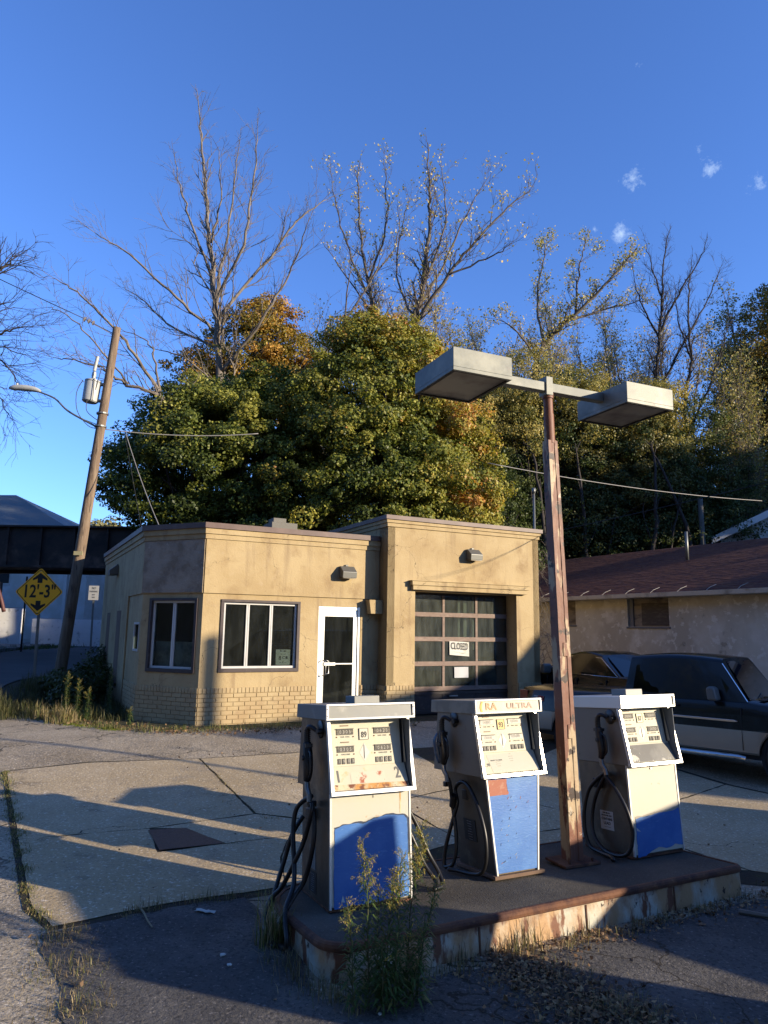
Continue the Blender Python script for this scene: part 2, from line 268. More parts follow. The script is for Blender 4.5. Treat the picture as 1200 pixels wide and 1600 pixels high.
redp=M('weathered_red_paint',(.42,.12,.06),.6,layers=[dict(c=(.5,.25,.16),s=22,lo=.5,hi=.62,d=5)],bump=[(20,.2,.003)])
signy=M('sign_yellow',(.95,.44,.02),.4,alb=1)
signb=M('sign_black',(.012,.012,.012),.5)
post_st=M('galvanised_post',(.22,.23,.22),.5,.7)
wood=M('weathered_pole_wood',(.23,.16,.105),.9,layers=[dict(c=(.33,.25,.17),s=2.2,lo=.45,hi=.6,st=(5,5,.4)),dict(c=(.08,.055,.04),s=3.2,lo=.56,hi=.66,st=(6,6,.6),d=8)],bump=[(14,.8,.02,(4,4,.3))])
bark=M('tree_bark',(.13,.10,.075),.9,layers=[dict(c=(.20,.17,.13),s=2,lo=.45,hi=.65,st=(2,2,.6))],bump=[(10,.5,.03)])
barkpale=M('pale_twig_bark',(.25,.21,.165),.85,layers=[dict(c=(.16,.13,.10),s=1.5,lo=.45,hi=.6)])
barkdark=M('dark_bark',(.05,.04,.035),.9,bump=[(10,.5,.03)])
transg=M('pale_grey_transformer_paint',(.55,.57,.55),.45,layers=[dict(c=(.42,.43,.4),s=4,lo=.5,hi=.7)])
wirem=M('wire_pale',(.30,.29,.27),.5)
wireb=M('wire_black',(.02,.02,.02),.6)
girder=M('sooty_riveted_steel',(.05,.033,.026),.8,layers=[dict(c=(.20,.13,.10),s=.8,lo=.52,hi=.68,d=8),dict(c=(.02,.017,.016),s=1.6,lo=.5,hi=.65)],bump=[(8,.5,.03)])
stone=M('abutment_stone',(.07,.06,.05),.9,layers=[dict(c=(.08,.07,.06),s=2,lo=.45,hi=.6)],bump=[(3,.8,.1)])
siding=M('white_siding',(.40,.395,.36),.6,alb=1,layers=[dict(c=(.5,.52,.53),s=.8,lo=.45,hi=.7)])
whitewall=M('whitewashed_block',(.78,.78,.75),.8,alb=1,layers=[dict(c=(.35,.37,.36),s=3,lo=.57,hi=.68,d=8),dict(c=(.8,.8,.78),s=2,lo=.5,hi=.7)],bump=[(8,.3,.02)])
slate=M('slate_roof',(.10,.115,.12),.6,alb=1,layers=[dict(c=(.09,.11,.12),s=3,lo=.45,hi=.65,st=(1,1,4))],bump=[(6,.3,.03)])
shing=M('dark_red_shingle',(.15,.065,.038),.9,alb=1,layers=[dict(c=(.085,.035,.03),s=6,lo=.42,hi=.58,st=(1,1,6),d=7),dict(c=(.19,.09,.075),s=14,lo=.56,hi=.7,f=.7)],bump=[(25,.4,.01)],spec=.15)
greywall=M('peeling_grey_wall_paint',(.60,.56,.45),.85,alb=1,layers=[dict(c=(.47,.43,.34),s=.7,lo=.42,hi=.6,st=(1,1,.5)),dict(c=(.66,.63,.54),s=2.2,lo=.50,hi=.64,f=.8,d=9),dict(c=(.74,.72,.64),s=6.5,lo=.585,hi=.60,d=10,f=.7),dict(c=(.15,.14,.11),s=3.3,lo=.62,hi=.70,f=.6,d=9)],bump=[(10,.4,.012)])
gutterm=M('cream_gutter',(.50,.46,.38),.5,alb=1,layers=[dict(c=(.25,.22,.18),s=3,lo=.5,hi=.7)])
ply=M('weathered_plywood',(.26,.22,.165),.85,alb=1,layers=[dict(c=(.12,.10,.085),s=2.5,lo=.45,hi=.6,st=(1,1,3),d=8)])
carblack=M('black_car_paint',(.004,.004,.006),.24,coat=.25,spec=.35)
carsilver=M('pewter_lower_paint',(.34,.31,.26),.36,.5,coat=.6)
chrome=M('chrome',(.8,.8,.8),.12,1.)
carglass=M('tinted_car_glass',(.004,.004,.004),.06,spec=.45)
windsh=M('windshield_glass',(.02,.03,.045),.02,coat=1.,spec=1.)
greymir=M('grey_plastic',(.16,.16,.15),.45)
redlamp=M('red_lamp_lens',(.35,.015,.01),.15,coat=1.)
amber=M('amber_lens',(.5,.18,.02),.2,coat=1.)
LEAF=leafmat('leaf_foliage'); LEAF2=leafmat('weed_foliage',.5,.25)
straw=M('dry_straw',(.36,.28,.16),.8)
litterm=leafmat('dead_leaf',.7,.1)
lens=M('fixture_lens',(.52,.48,.38),.35,layers=[dict(c=(.24,.2,.16),s=3,lo=.45,hi=.65)])
blackin=M('fixture_edge_black',(.02,.02,.02),.6)
# ---------------------------------------------------------------- ground and paving
def gh(x,y):
    n=-(x+3.19)*0.4617+(y-12.7)*0.8870
    a=.32*ss((n+7.5)/7)
    b=.5*ss((-5.8-x)/1.6)*ss((y-13)/2.5)
    c=4.4*ss((y-24.5-8*ss((x-1.5)/4))/7)*ss((x+9.2)/2.2)
    c2=5.0*ss((-20.5-x)/2.5)*ss((y-26)/3)*ss((38-y)/3)
    d=12*ss((y-38)/45)*ss((x+12)/12)
    far=22*ss((math.hypot(x,y)-110)/160)
    return a+b+c+c2+d+far
def axis(lo,hi,step,far):
    c=[lo+i*step for i in range(int(round((hi-lo)/step))+1)]; s=step; v=hi; up=[]
    while v<far: s*=1.35; v+=s; up.append(v)
    s=step; v=lo; dn=[]
    while v>-far: s*=1.35; v-=s; dn.append(v)
    return dn[::-1]+c+up
xs=axis(-26,26,.5,1200); ys=axis(-4,50,.5,1200)
mb=MB(); nx=len(xs)
mb.v=[(x,y,gh(x,y)) for y in ys for x in xs]
mb.f=[(j*nx+i,j*nx+i+1,(j+1)*nx+i+1,(j+1)*nx+i) for j in range(len(ys)-1) for i in range(nx-1)]; mb.m=[0]*len(mb.f)
tag(mb.build('ground',soil,smooth=True),kind='structure')
def drape(name,poly,dz,mat,step=.5,wob=0,seed=0):
    bm=bmesh.new(); rnd=random.Random(seed); P=[]
    for i,p in enumerate(poly):
        q=poly[(i+1)%len(poly)]; P.append(Vector((p[0],p[1],0)))
        if wob:
            L=math.dist(p,q); k=int(L/.12)
            nrm=Vector((-(q[1]-p[1])/L,(q[0]-p[0])/L,0))
            for j in range(1,k): P.append(Vector(p+(0,)).lerp(Vector(q+(0,)),j/k)+nrm*rnd.uniform(-wob,wob))
    f=bm.faces.new([bm.verts.new(v) for v in P]); bmesh.ops.triangulate(bm,faces=[f])
    x0,x1=min(p[0] for p in poly),max(p[0] for p in poly); y0,y1=min(p[1] for p in poly),max(p[1] for p in poly)
    for ax,lo,hi in ((0,x0,x1),(1,y0,y1)):
        k=math.ceil(lo/step)
        while k*step<hi:
            co=[0,0,0]; no=[0,0,0]; co[ax]=k*step; no[ax]=1
            bmesh.ops.bisect_plane(bm,geom=bm.verts[:]+bm.edges[:]+bm.faces[:],plane_co=co,plane_no=no); k+=1
    bmesh.ops.recalc_face_normals(bm,faces=bm.faces)
    for v in bm.verts: v.co.z=gh(v.co.x,v.co.y)+dz
    me=bpy.data.meshes.new(name); bm.to_mesh(me); bm.free(); me.materials.append(mat)
    if me.polygons and me.polygons[0].normal.z<0: me.flip_normals()
    o=bpy.data.objects.new(name,me); COL.objects.link(o); return o
def st(name,*a,**k): return tag(drape(name,*a,**k),kind='structure')
st('asphalt_lot',[(-6.9,3.),(-6.7,14.1),(-5.5,12.95),(-4.6,12.35),(-3.4,12.15),(1.,13.9),(4.2,16.4),(3.9,23.),(5.2,21.6),(13.5,6.),(14,-3.5),(-6.9,-3.5)],.006,asph)
# concrete slabs with open joints between them
def inset(P,d):
    n=len(P); out=[]; A=sum(P[i][0]*P[(i+1)%n][1]-P[(i+1)%n][0]*P[i][1] for i in range(n)); sg=1 if A>0 else -1
    for i in range(n):
        p=Vector(P[i]); u=(p-Vector(P[i-1])).normalized(); v=(Vector(P[(i+1)%n])-p).normalized(); n1=Vector((-u.y,u.x))*sg; n2=Vector((-v.y,v.x))*sg; m=(n1+n2).normalized(); out.append(tuple(p+m*d/max(.35,m.dot(n1))))
    return out
PT=dict(a=(-4.5,8.95),b=(-3.76,9.52),c=(-2.45,10.0),d=(-1.3,7.82),e=(-2.2,7.24),f=(-3.25,6.79),g=(-1.2,10.6),h=(.4,11.2),i=(1.15,9.35),j=(.15,8.45),k=(-.82,7.72),l=(-1.93,6.63),m=(-1.40,6.91),n=(-.85,6.6),o=(-.72,5.95),p=(-1.0,5.8),q=(-1.45,5.6),r=(-1.85,5.35),s=(-2.17,5.12),t=(-2.47,5.45),u=(-1.87,7.28),v=(-.84,7.2),w=(.8,7.2),x=(-.3,6.25),y=(2.42,7.95),z=(3.4,12.6),A=(4.6,9.9),B=(6.6,7.4),C=(4.3,6.0),D=(3.2,6.5),E=(1.6,6.6))
for i_,(ks,ga) in enumerate((('abcdef',.009),('cghijkd',.02),('felmvnopqrst',.010),('edkvmu',.010),('kjwxonv',.009),('jiyw',.012),('izAy',.012),('yABCD',.012),('wyDE',.012))):
    st('concrete_slab',inset([PT[k_] for k_ in ks],ga),.014+.001*(i_%3),conc,wob=.008,seed=i_)
st('joint_soil',[(-4.55,8.96),(-3.78,9.58),(-2.46,10.02),(-1.25,10.62),(.4,11.2),(3.4,12.68),(4.7,9.9),(6.7,7.4),(4.3,5.9),(2.9,6.2),(.8,5.9),(-.7,5.85),(-2.17,5.08),(-2.5,5.4)],.010,jointm)
st('asphalt_patch',[(-2.2,5.02),(-1.9,5.22),(-1.5,5.5),(-1.0,5.72),(-.66,5.2),(-.45,4.7),(-.3,4.25),(.8,4.75),(2.9,5.85),(4.5,5.6),(4.3,3.2),(1.5,2.6),(-.2,3.55),(-1.55,3.95)],.012,dasph,wob=.03,seed=9)
st('steel_trench_cover',[(-2.2,7.17),(-1.87,7.27),(-1.41,6.9),(-1.93,6.66)],.022,M('rusty_cover_plate',(.13,.07,.045),.75,.2,layers=[dict(c=(.2,.12,.08),s=30,lo=.45,hi=.6,st=(1,8,1))],bump=[(20,.5,.01,(1,6,1))]))
# street, kerbs and far pavement on the left
road=[(-7.4,-3),(-7.4,8),(-7.7,15),(-7.9,20),(-9.2,28),(-12.4,42),(-17.5,62),(-24.,62),(-21.7,54.8),(-17.9,37.7),(-15.8,29.7),(-15.,20),(-14.8,8),(-14.8,-3)]
st('street',road,.02,roadm)
kb=MB(); L=[(-15.1,-3),(-15.1,8),(-15.3,20),(-16.1,29.8),(-18.2,37.8),(-22,55)]
for i in range(len(L)-1):
    a,b=Vector(L[i]),Vector(L[i+1]); k=int((b-a).length/1)
    for j in range(k):
        p=a.lerp(b,j/k);q=a.lerp(b,(j+.985)/k); d=(q-p).normalized(); nn=Vector((-d.y,d.x))*.16
        vs=[]
        for z in (-.05,.13):
            for c in (p,q,q+nn,p+nn): vs.append((c.x,c.y,gh(c.x,c.y)+z))
        kb.add(vs,[(3,2,1,0),(4,5,6,7),(0,1,5,4),(1,2,6,5),(2,3,7,6),(3,0,4,7)])
tag(kb.build('street_kerb',sidew),kind='structure')
st('sidewalk',[(-15.27,8),(-15.47,20),(-16.27,29.8),(-18.37,37.8),(-22.2,55),(-24.5,55),(-20.6,38.5),(-18,29.8),(-17,20),(-16.9,8)],.11,sidew)
# ---------------------------------------------------------------- the station
def panel(mb,p0,d,L,z0,z1,ops,t,proud=0.,mi=0,bmi=0):
    if mb is globals().get('lw'): bmi=1
    d=Vector((d[0],d[1],0)).normalized(); nn=Vector((d.y,-d.x,0)); p0=Vector((p0[0],p0[1],0))
    def P(s,z,o): v=p0+d*s+nn*o; return (v.x,v.y,z)
    S=sorted({0,L}|{o[0] for o in ops}|{o[1] for o in ops}); Z=sorted({z0,z1}|{o[2] for o in ops}|{o[3] for o in ops})
    for i in range(len(S)-1):
        for j in range(len(Z)-1):
            sm,zm=(S[i]+S[i+1])/2,(Z[j]+Z[j+1])/2
            if any(o[0]<sm<o[1] and o[2]<zm<o[3] for o in ops): continue
            a,b,c,e=S[i],S[i+1],Z[j],Z[j+1]
            mb.quad(P(a,c,proud),P(b,c,proud),P(b,e,proud),P(a,e,proud),mi); mb.quad(P(b,c,-t),P(a,c,-t),P(a,e,-t),P(b,e,-t),bmi)
    for (a,b,c,e) in ops:
        for (u,v,x,y) in ((a,c,b,c),(b,c,b,e),(b,e,a,e),(a,e,a,c)):
            mb.quad(P(u,v,proud),P(x,y,proud) if 0 else P(x,y,proud),P(x,y,-t),P(u,v,-t),mi)
    mb.quad(P(0,z0,-t),P(0,z0,proud),P(0,z1,proud),P(0,z1,-t),mi); mb.quad(P(L,z0,proud),P(L,z0,-t),P(L,z1,-t),P(L,z1,proud),mi)
    mb.quad(P(0,z1,proud),P(L,z1,proud),P(L,z1,-t),P(0,z1,-t),mi); mb.quad(P(0,z0,-t),P(L,z0,-t),P(L,z0,proud),P(0,z0,proud),mi)
def offs(path,o):
    out=[]
    for i,p in enumerate(path):
        p=Vector(p); ds=[]
        if i>0: ds.append((p-Vector(path[i-1])).normalized())
        if i<len(path)-1: ds.append((Vector(path[i+1])-p).normalized())
        ns=[Vector((d.y,-d.x)) for d in ds]; m=sum(ns,Vector((0,0))).normalized(); k=1/max(.3,m.dot(ns[0])); out.append(p+m*o*k)
    return out
def band(mb,path,po,pi,z0,z1,mi=0):
    A=offs(path,po);B=offs(path,-pi); n=len(path)
    vs=[(p.x,p.y,z) for z in (z0,z1) for p in A]+[(p.x,p.y,z) for z in (z0,z1) for p in B]
    f=[]
    for i in range(n-1):
        f+=[(i,i+1,n+i+1,n+i),(2*n+i+1,2*n+i,3*n+i,3*n+i+1),(n+i,n+i+1,3*n+i+1,3*n+i),(i+1,i,2*n+i,2*n+i+1)]
    f+=[(0,n,3*n,2*n),(n-1,2*n-1+0,4*n-1,3*n-1)]
    f[-1]=(n-1,3*n-1,4*n-1,2*n-1); f[-2]=(0,n,3*n,2*n)
    mb.add(vs,f,mi)
st_=thing('gas_station','small tan stucco gas station with an angled corner, glass door and one garage bay','building',(-3.19,12.7,.32),27.5)
Bp=(-.852,1.111); cd=(math.cos(R(-52.5)),math.sin(R(-52.5))); back=7.2
T=.16
lw=MB(); globals()['lw']=lw  # lower and upper wall shell
panel(lw,(0,0),(1,0),3.5,-.4,3.26,[(.34,1.83,.92,2.19),(2.22,3.11,.0,2.12)],T)
panel(lw,Bp,cd,1.4,-.4,3.26,[(.2,1.28,.9,2.2)],T)
panel(lw,(Bp[0],back),(0,-1),back-Bp[1],-.6,3.26,[(back-Bp[1]-.75,back-Bp[1]-.15,1.22,1.76)],T)
panel(lw,(3.5,-.38),(1,0),3.78,-.4,3.72,[(.63,3.16,-.4,2.47)],.36)
panel(lw,(3.5,back),(0,-1),back+.38,-.4,3.72,[],T,proud=.0)
panel(lw,(7.28,-.38),(0,1),back+.38,-.4,3.72,[],T)
panel(lw,(7.28,back),(-1,0),7.28-Bp[0],-.6,3.2,[],T)
panel(lw,(7.28,back),(-1,0),3.78,3.2,3.72,[],T)
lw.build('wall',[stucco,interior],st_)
up=MB()
P1=[(Bp[0],back),(Bp[0],Bp[1]+1.64),(Bp[0],Bp[1]),(0,0),(3.14,0)]
band(up,[P1[0],P1[2],P1[3]],.03,-.001,2.29,3.26)
band(up,[P1[3],(3.494,0)],.03,-.001,2.29,3.26)
band(up,[P1[0],P1[1]],.03,-.001,-.5,2.29)
up.build('upper_wall_facing',stucco,st_)
fa=MB()
band(fa,[P1[0],P1[2],P1[3],(3.494,0)],.05,.12,3.262,3.35); band(fa,[P1[0],P1[2],P1[3],(3.494,0)],.075,.12,3.352,3.45)
G=[(3.5,back),(3.5,-.38),(7.28,-.38),(7.28,back)]
band(fa,G,.02,.12,3.64,3.722) if 0 else None
band(fa,G,.025,.12,3.725,3.80); band(fa,G,.05,.12,3.802,3.865)
fa.build('cornice_band',stucco,st_)
cp=MB(); band(cp,[P1[0],P1[2],P1[3],(3.47,0)],.105,.16,3.452,3.55); band(cp,G,.08,.16,3.867,3.95)
cp.build('coping',coping,st_)
rs=MB(); band(rs,[Bp,(0,0)],.036,-.002,2.30,3.255); rs.build('scraped_corner_panel',rough_stucco,st_)
# bricks: running courses and a soldier course, real bricks on a mortar face
bk=MB(); mo=MB(); rnd=random.Random(5)
def bricks(p0,d,s0,s1,skip=()):
    d=Vector((d[0],d[1],0)).normalized(); nn=Vector((d.y,-d.x,0)); p0=Vector((p0[0],p0[1],0))
    segs=[(s0,s1)]
    for a,b in skip: segs=[x for q in segs for x in ((q[0],min(q[1],a)),(max(q[0],b),q[1])) if x[1]-x[0]>.03]
    for (a,b) in segs:
        def bx(MBx,u,v,z0,z1,o0,o1):
            vs=[]
            for z in (z0,z1):
                for (s,o) in ((u,o1),(v,o1),(v,o0),(u,o0)):
                    q=p0+d*s+nn*o; vs.append((q.x,q.y,z))
            MBx.add(vs,[(3,2,1,0),(4,5,6,7),(0,1,5,4),(1,2,6,5),(2,3,7,6),(3,0,4,7)])
        bx(mo,a,b,-.35,.625,.0,.006)
        k=0; z=.535-.0745
        while z>-.34:
            s=a-(.105 if k%2 else 0)
            while s<b:
                u,v=max(s+.005,a),min(s+.205,b)
                if v-u>.02: bx(bk,u,v,z+.006,z+.070,.0,.020+rnd.uniform(-.003,.003))
                s+=.21
            z-=.0745;k+=1
        s=a
        while s<b:
            u,v=s+.004,min(s+.066,b)
            if v-u>.02: bx(bk,u,v,.543,.63+rnd.uniform(-.004,.004),.0,.022+rnd.uniform(-.003,.003))
            s+=.0705
for args in (((0,0),(1,0),0,2.2),((0,0),(1,0),3.13,3.48),(Bp,cd,0,1.4),((Bp[0],Bp[1]+1.6),(0,-1),0,1.6),((3.5,-.38),(1,0),0,.62),((3.5,-.38),(1,0),3.17,3.78),((3.5,0),(0,-1),0.02,.38)):
    bk=MB(); mo=MB(); bricks(*args); m_=mo.build('brick_base',mortar,st_); bk.build('bricks',brickm,m_,bevel=.003)

for a,b,z0,z1 in ((2.53,3.15,.38,2.02),(4.34,4.92,.3,2.0)):
    q=MB(); q.box(Bp[0]-.034,Bp[0]-.03,Bp[1]+a,Bp[1]+b,z0,z1); q.build('narrow_brown_panel',recessm,st_)
rf=MB()
rf.prism([(Bp[0]+.1,back-.1),(Bp[0]+.1,Bp[1]+.1),(.1,.1),(3.4,.1),(3.4,back-.1)],3.1,3.2); rf.box(3.62,7.16,-.2,back-.1,3.4,3.5)
rf.build('roof',roofgr,st_)
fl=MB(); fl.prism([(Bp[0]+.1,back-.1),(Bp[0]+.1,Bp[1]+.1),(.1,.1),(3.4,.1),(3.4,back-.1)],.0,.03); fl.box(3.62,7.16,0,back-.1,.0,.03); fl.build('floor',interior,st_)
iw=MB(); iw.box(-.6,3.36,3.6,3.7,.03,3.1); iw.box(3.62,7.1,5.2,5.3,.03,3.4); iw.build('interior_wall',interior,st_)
ic=MB(); ic.box(.3,.9,2.4,3.0,.03,1.1); ic.build('cabinet',interior2,st_,bevel=.01); ic=MB(); ic.box(2.3,3.2,2.9,3.3,.03,1.15); ic.box(2.35,3.15,2.88,3.3,1.3,1.34); ic.box(2.35,3.15,2.88,3.3,.6,.64); ic.build('shop_counter',interior2,st_,bevel=.01)
iv=MB(); 
for x,w_ in ((5.48,.05),(5.62,.16),(5.86,.03),(6.2,.02),(6.42,.02)): iv.box(x,x+w_,.12,.14,1.3,2.5)
iv.build('hanging_strip',interior2,st_)
bl=MB(); vv=Vector((cd[0],cd[1],0)); nn=Vector((vv.y,-vv.x,0))
q=[Vector((Bp[0],Bp[1],0))+vv*s-nn*.20 for s in (.2,1.28)]; q2=[p-nn*.012 for p in q]
bl.add([(p.x,p.y,z) for z in (.86,1.42) for p in (q[0],q[1],q2[1],q2[0])],[(0,1,5,4),(1,2,6,5),(2,3,7,6),(3,0,4,7),(4,5,6,7)]); bl.build('window_board',interior2,st_)
def frame_T(p0,d):
    d=Vector((d[0],d[1],0)).normalized(); nn=Vector((d.y,-d.x,0)); # local: x along, y outward, z up
    return Matrix(((d.x,nn.x,0,p0[0]),(d.y,nn.y,0,p0[1]),(0,0,1,0),(0,0,0,1)))
def window(T_,s0,s1,z0,z1,mul,outer=.045,rec=-.05):
    wf=MB()
    o=outer
    if o:
        for b in ((s0-.012,s1+.012,z1-o,z1),(s0-.012,s1+.012,z0-.02,z0+o)): wf.box(b[0],b[1],rec-.03,.025,b[2],b[3],T=T_)
        for b in ((s0-.012,s0+o),(s1-o,s1+.012)): wf.box(b[0],b[1],rec-.03,.022,z0+o,z1-o,T=T_)
        root=wf.build('window',brownwood,st_,bevel=.003)
    else: root=None
    a,b,c,e=s0+o,s1-o,z0+o,z1-o; k=.04; f=MB()
    f.box(a,b,rec-.03,rec+.022,e-k,e,T=T_); f.box(a,b,rec-.03,rec+.022,c,c+k,T=T_); f.box(a,a+k,rec-.03,rec+.02,c+k,e-k,T=T_); f.box(b-k,b,rec-.03,rec+.02,c+k,e-k,T=T_)
    for m in mul: f.box(m-.032,m-.003,rec-.03,rec+.02,c+k,e-k,T=T_); f.box(m+.003,m+.032,rec-.03,rec+.018,c+k,e-k,T=T_); f.box(m-.003,m+.003,rec-.03,rec+.01,c+k,e-k,T=T_)
    fo=f.build('frame' if root else 'window',whitev,root or st_,bevel=.003)
    root=root or fo
    edges=[a+k]+[x for m in mul for x in (m-.032,m+.032)]+[b-k]
    for i in range(0,len(edges),2):
        g=MB(); g.box(edges[i],edges[i+1],rec-.012,rec-.006,c+k,e-k,T=T_); g.build('pane',winglass,root)
    return root
TF=frame_T((0,0),(1,0)); TC=frame_T(Bp,cd); TL=frame_T((Bp[0],back),(0,-1)); LL=back-Bp[1]
window(TF,.34,1.83,.92,2.19,[.84,1.285]); window(TC,.2,1.28,.9,2.2,[.74]); window(TL,LL-.75,LL-.15,1.22,1.76,[],outer=0,rec=-.01)
# glass door
d=MB(); r=-.04
d.box(2.225,3.105,r-.05,r+.03,2.06,2.118,T=TF); d.box(2.225,2.27,r-.05,r+.03,0,2.06,T=TF); d.box(3.06,3.105,r-.05,r+.03,0,2.06,T=TF)
dr=d.build('glass_door',aluw,st_,bevel=.003)
l=MB(); l.box(2.275,3.055,r-.03,r+.01,1.93,2.055,T=TF); l.box(2.275,3.055,r-.03,r+.01,.02,.2,T=TF); l.box(2.275,2.365,r-.03,r+.01,.2,1.93,T=TF); l.box(2.97,3.055,r-.03,r+.01,.2,1.93,T=TF)
l.build('door_leaf',aluw,dr,bevel=.003)
g=MB(); g.box(2.365,2.97,r-.012,r-.006,.2,1.93,T=TF); g.build('pane',winglass,dr)
h=MB(); h.tube([(2.33,-.0,1.10),(2.33,-.07,1.10),(2.36,-.085,1.06),(2.36,-.085,.86),(2.33,-.07,.82),(2.33,0,.82)],.011,8); h.tube([(2.40,.0,1.10),(2.47,.03,1.08),(2.47,.03,.86),(2.40,0,.84)],.012,8); h.build('door_handle',steel,dr,smooth=True)
h=MB(); h.box(2.36,2.6,r+.012,r+.03,1.0,1.06,T=TF); h.box(2.6,2.97,r+.012,r+.022,1.02,1.045,T=TF); h.build('push_bar',aluw,dr,bevel=.003)
# garage bay
def gbox(mb,x0,x1,z0,z1,y0,y1): mb.box(x0,x1,y0,y1,z0,z1)
gd=MB()
for z in (2.02,1.52,1.02,.52): gbox(gd,4.12,6.72,z-.045,z+.045,-.03,.01)
for x in (4.20,5.03,5.86,6.69): gbox(gd,x-.028,x+.028,.565,.975,-.024,.008); gbox(gd,x-.028,x+.028,1.065,1.475,-.024,.008); gbox(gd,x-.028,x+.028,1.565,1.975,-.024,.008); gbox(gd,x-.028,x+.028,2.065,2.42,-.024,.008)
gr=gd.build('garage_door',garwood,st_,bevel=.003)
gb=MB(); gbox(gb,4.12,6.72,.03,.46,-.02,.01); hb_=MB(); gbox(hb_,4.12,6.72,2.42,2.5,-.02,.01); hb_.build('head_rail',gardark,gr)
for x in (4.20,5.03,5.86,6.69): gbox(gb,x-.03,x+.03,.04,.45,-.03,-.018)
gbox(gb,4.12,6.72,.03,.1,-.034,-.021); gbox(gb,4.12,6.72,.4,.46,-.036,-.0225)
gb.build('bottom_panel',gardark,gr,bevel=.003)
hb=MB(); gbox(hb,5.15,5.35,.36,.385,-.07,-.04); hb.build('handle',steel,gr)
for i,x in enumerate((4.228,5.058,5.888)):
    for z0,z1 in ((2.065,2.42),(1.565,1.975),(1.065,1.475),(.565,.975)):
        g=MB(); gbox(g,x,x+.774,z0,z1,-.008,-.004); g.build('pane',dustglass,gr)
cn=MB(); cn.box(4.0,6.92,-.50,-.379,2.58,2.66); cn.box(4.03,6.89,-.475,-.379,2.49,2.578); cn.box(3.98,6.94,-.515,-.379,2.662,2.675); cn.build('lintel_moulding',stucco,st_,bevel=.006)
cb=MB(); cb.prism([(3.2,2.27),(3.498,2.27),(3.498,2.0),(3.24,2.0)],-.20,-.034,f=lambda p,t:(p[0],t,p[1])); cb.build('corner_corbel',stucco,st_,bevel=.004)
ch=MB(); ch.box(1.95,2.55,2.2,2.8,3.2,4.02); ch.box(2.0,2.3,2.25,2.6,4.02,4.12); ch.build('chimney',M('cement_chimney',(.23,.22,.19),.9,bump=[(20,.4,.01)]),st_,bevel=.01)
pf=MB(); pf.box(7.20,7.28,-.1,0,-.4,.0); 
def wallpack(x,y,z,rz,parent):
    T_=Matrix.Translation((x,y,z))@Matrix.Rotation(R(rz),4,'Z')
    b=MB(); b.prism([(0,.115),(-.06,.115),(-.20,.0),(-.185,-.115),(-.05,-.10),(0,-.10)],-.15,.15,f=lambda p,t:tuple(T_@Vector((t,p[0],p[1]))))
    b.box(-.03,.03,-.04,0,.115,.15,T=T_)
    o=b.build('wall_light',M('grey_lamp_housing',(.20,.20,.18),.45,.4),parent,bevel=.008)
    g=MB(); g.box(-.13,.13,-.175,-.06,-.122,-.112,T=T_); g.build('lamp_glass',lens,o); return o
wallpack(2.76,-.03,2.79,0,st_); wallpack(5.5,-.38,3.27,0,st_); wallpack(Bp[0]-.03,Bp[1]+3.6,2.95,-90,st_)
# things taped in the panes
def sheet(name,mat,x0,x1,z0,z1,y,skew=0,T_=Matrix.Identity(4),n=6):
    mb=MB(); vs=[]
    for i in range(n+1):
        for z in (z0,z1):
            s=i/n; vs.append(tuple(T_@Vector((x0+(x1-x0)*s,y-.004*math.sin(s*6)-(.006 if z==z0 else 0),z-(skew*s if z==z0 else skew*.5*s)))))
    mb.add(vs,[(2*i,2*i+2,2*i+3,2*i+1) for i in range(n)]); o=mb.build(name,mat)
    o.location=(-3.19,12.7,.32); o.rotation_euler=(0,0,R(27.5)); sd=o.modifiers.new('thickness','SOLIDIFY'); sd.thickness=.0008; return o
s=sheet('closed_sign',white,5.17,5.66,1.20,1.48,-.03,.035); tag(s,'yellowed paper sign reading CLOSED taped inside the garage door','sign')
text('lettering','CLOSED',.20,ink,s,(5.415,-.046,1.37),(1,0,-.05),(0,0,1),xs=.58,bold=.0015)
text('small_lettering','-- --- --- -----',.06,faintink,s,(5.41,-.042,1.25),(1,0,-.14),(0,0,1),xs=.9)
s=sheet('paper_notice',bluewhite,5.29,5.64,.73,.95,-.03,.0); tag(s,'blank pale paper taped low in the garage door below the closed sign','paper')
s=sheet('window_card',white,1.42,1.70,1.02,1.30,.075,.0); tag(s,'pale poster with dark block print standing in the office window','poster')
for x,z,t,sz in ((1.56,1.27,'TO  DO',.035),(1.56,1.22,'--- ---',.05),(1.50,1.14,'8',.11),(1.60,1.15,'C B',.07),(1.56,1.07,'-- 2 --',.06)): text('print',t,sz,ink,s,(x,.066,z),(1,0,0),(0,0,1),bold=.001)
# vent pipe and dead creeper at the right-hand corner of the station
vp=thing('vent_pipe','thin metal vent pipe standing at the right corner of the station','pipe',(3.42,15.95,.3),27.5)
q=MB(); q.tube([(0,0,-.2),(0,0,4.85)],.028,8); q.build('pipe',post_st,vp,smooth=True); q=MB(); q.tube([(0,0,4.85),(0,0,4.97)],.045,8); q.build('cap',post_st,vp,smooth=True)
rnd=random.Random(9); cv=MB()
for i in range(60):
    x,y,z=7.34+rnd.uniform(0,.1),-.3+rnd.uniform(0,.3),rnd.uniform(.5,3.6); pts=[(x,y,z)]
    for j in range(5): x+=rnd.uniform(-.02,.12);y+=rnd.uniform(-.12,.06);z+=rnd.uniform(-.22,.16); pts.append((x,y,z))
    cv.tube(pts,[.006,.002],4,cap=False,sm=2)
tag(cv.build('dead_creeper',barkpale,None,(-3.19,12.7,.32),27.5),'bare dead creeper stems hanging off the right corner of the station','plant')
# ---------------------------------------------------------------- pump island
ISZ=.22
ang=27.0
iA=(-.50,4.58) # front left
ux,uy=math.cos(R(ang)),math.sin(R(ang)); 
isl=thing('pump_island','raised asphalt-topped pump island with a rusting white steel edge','kerb island',(-.27,4.36,0),ang,rx=-4)
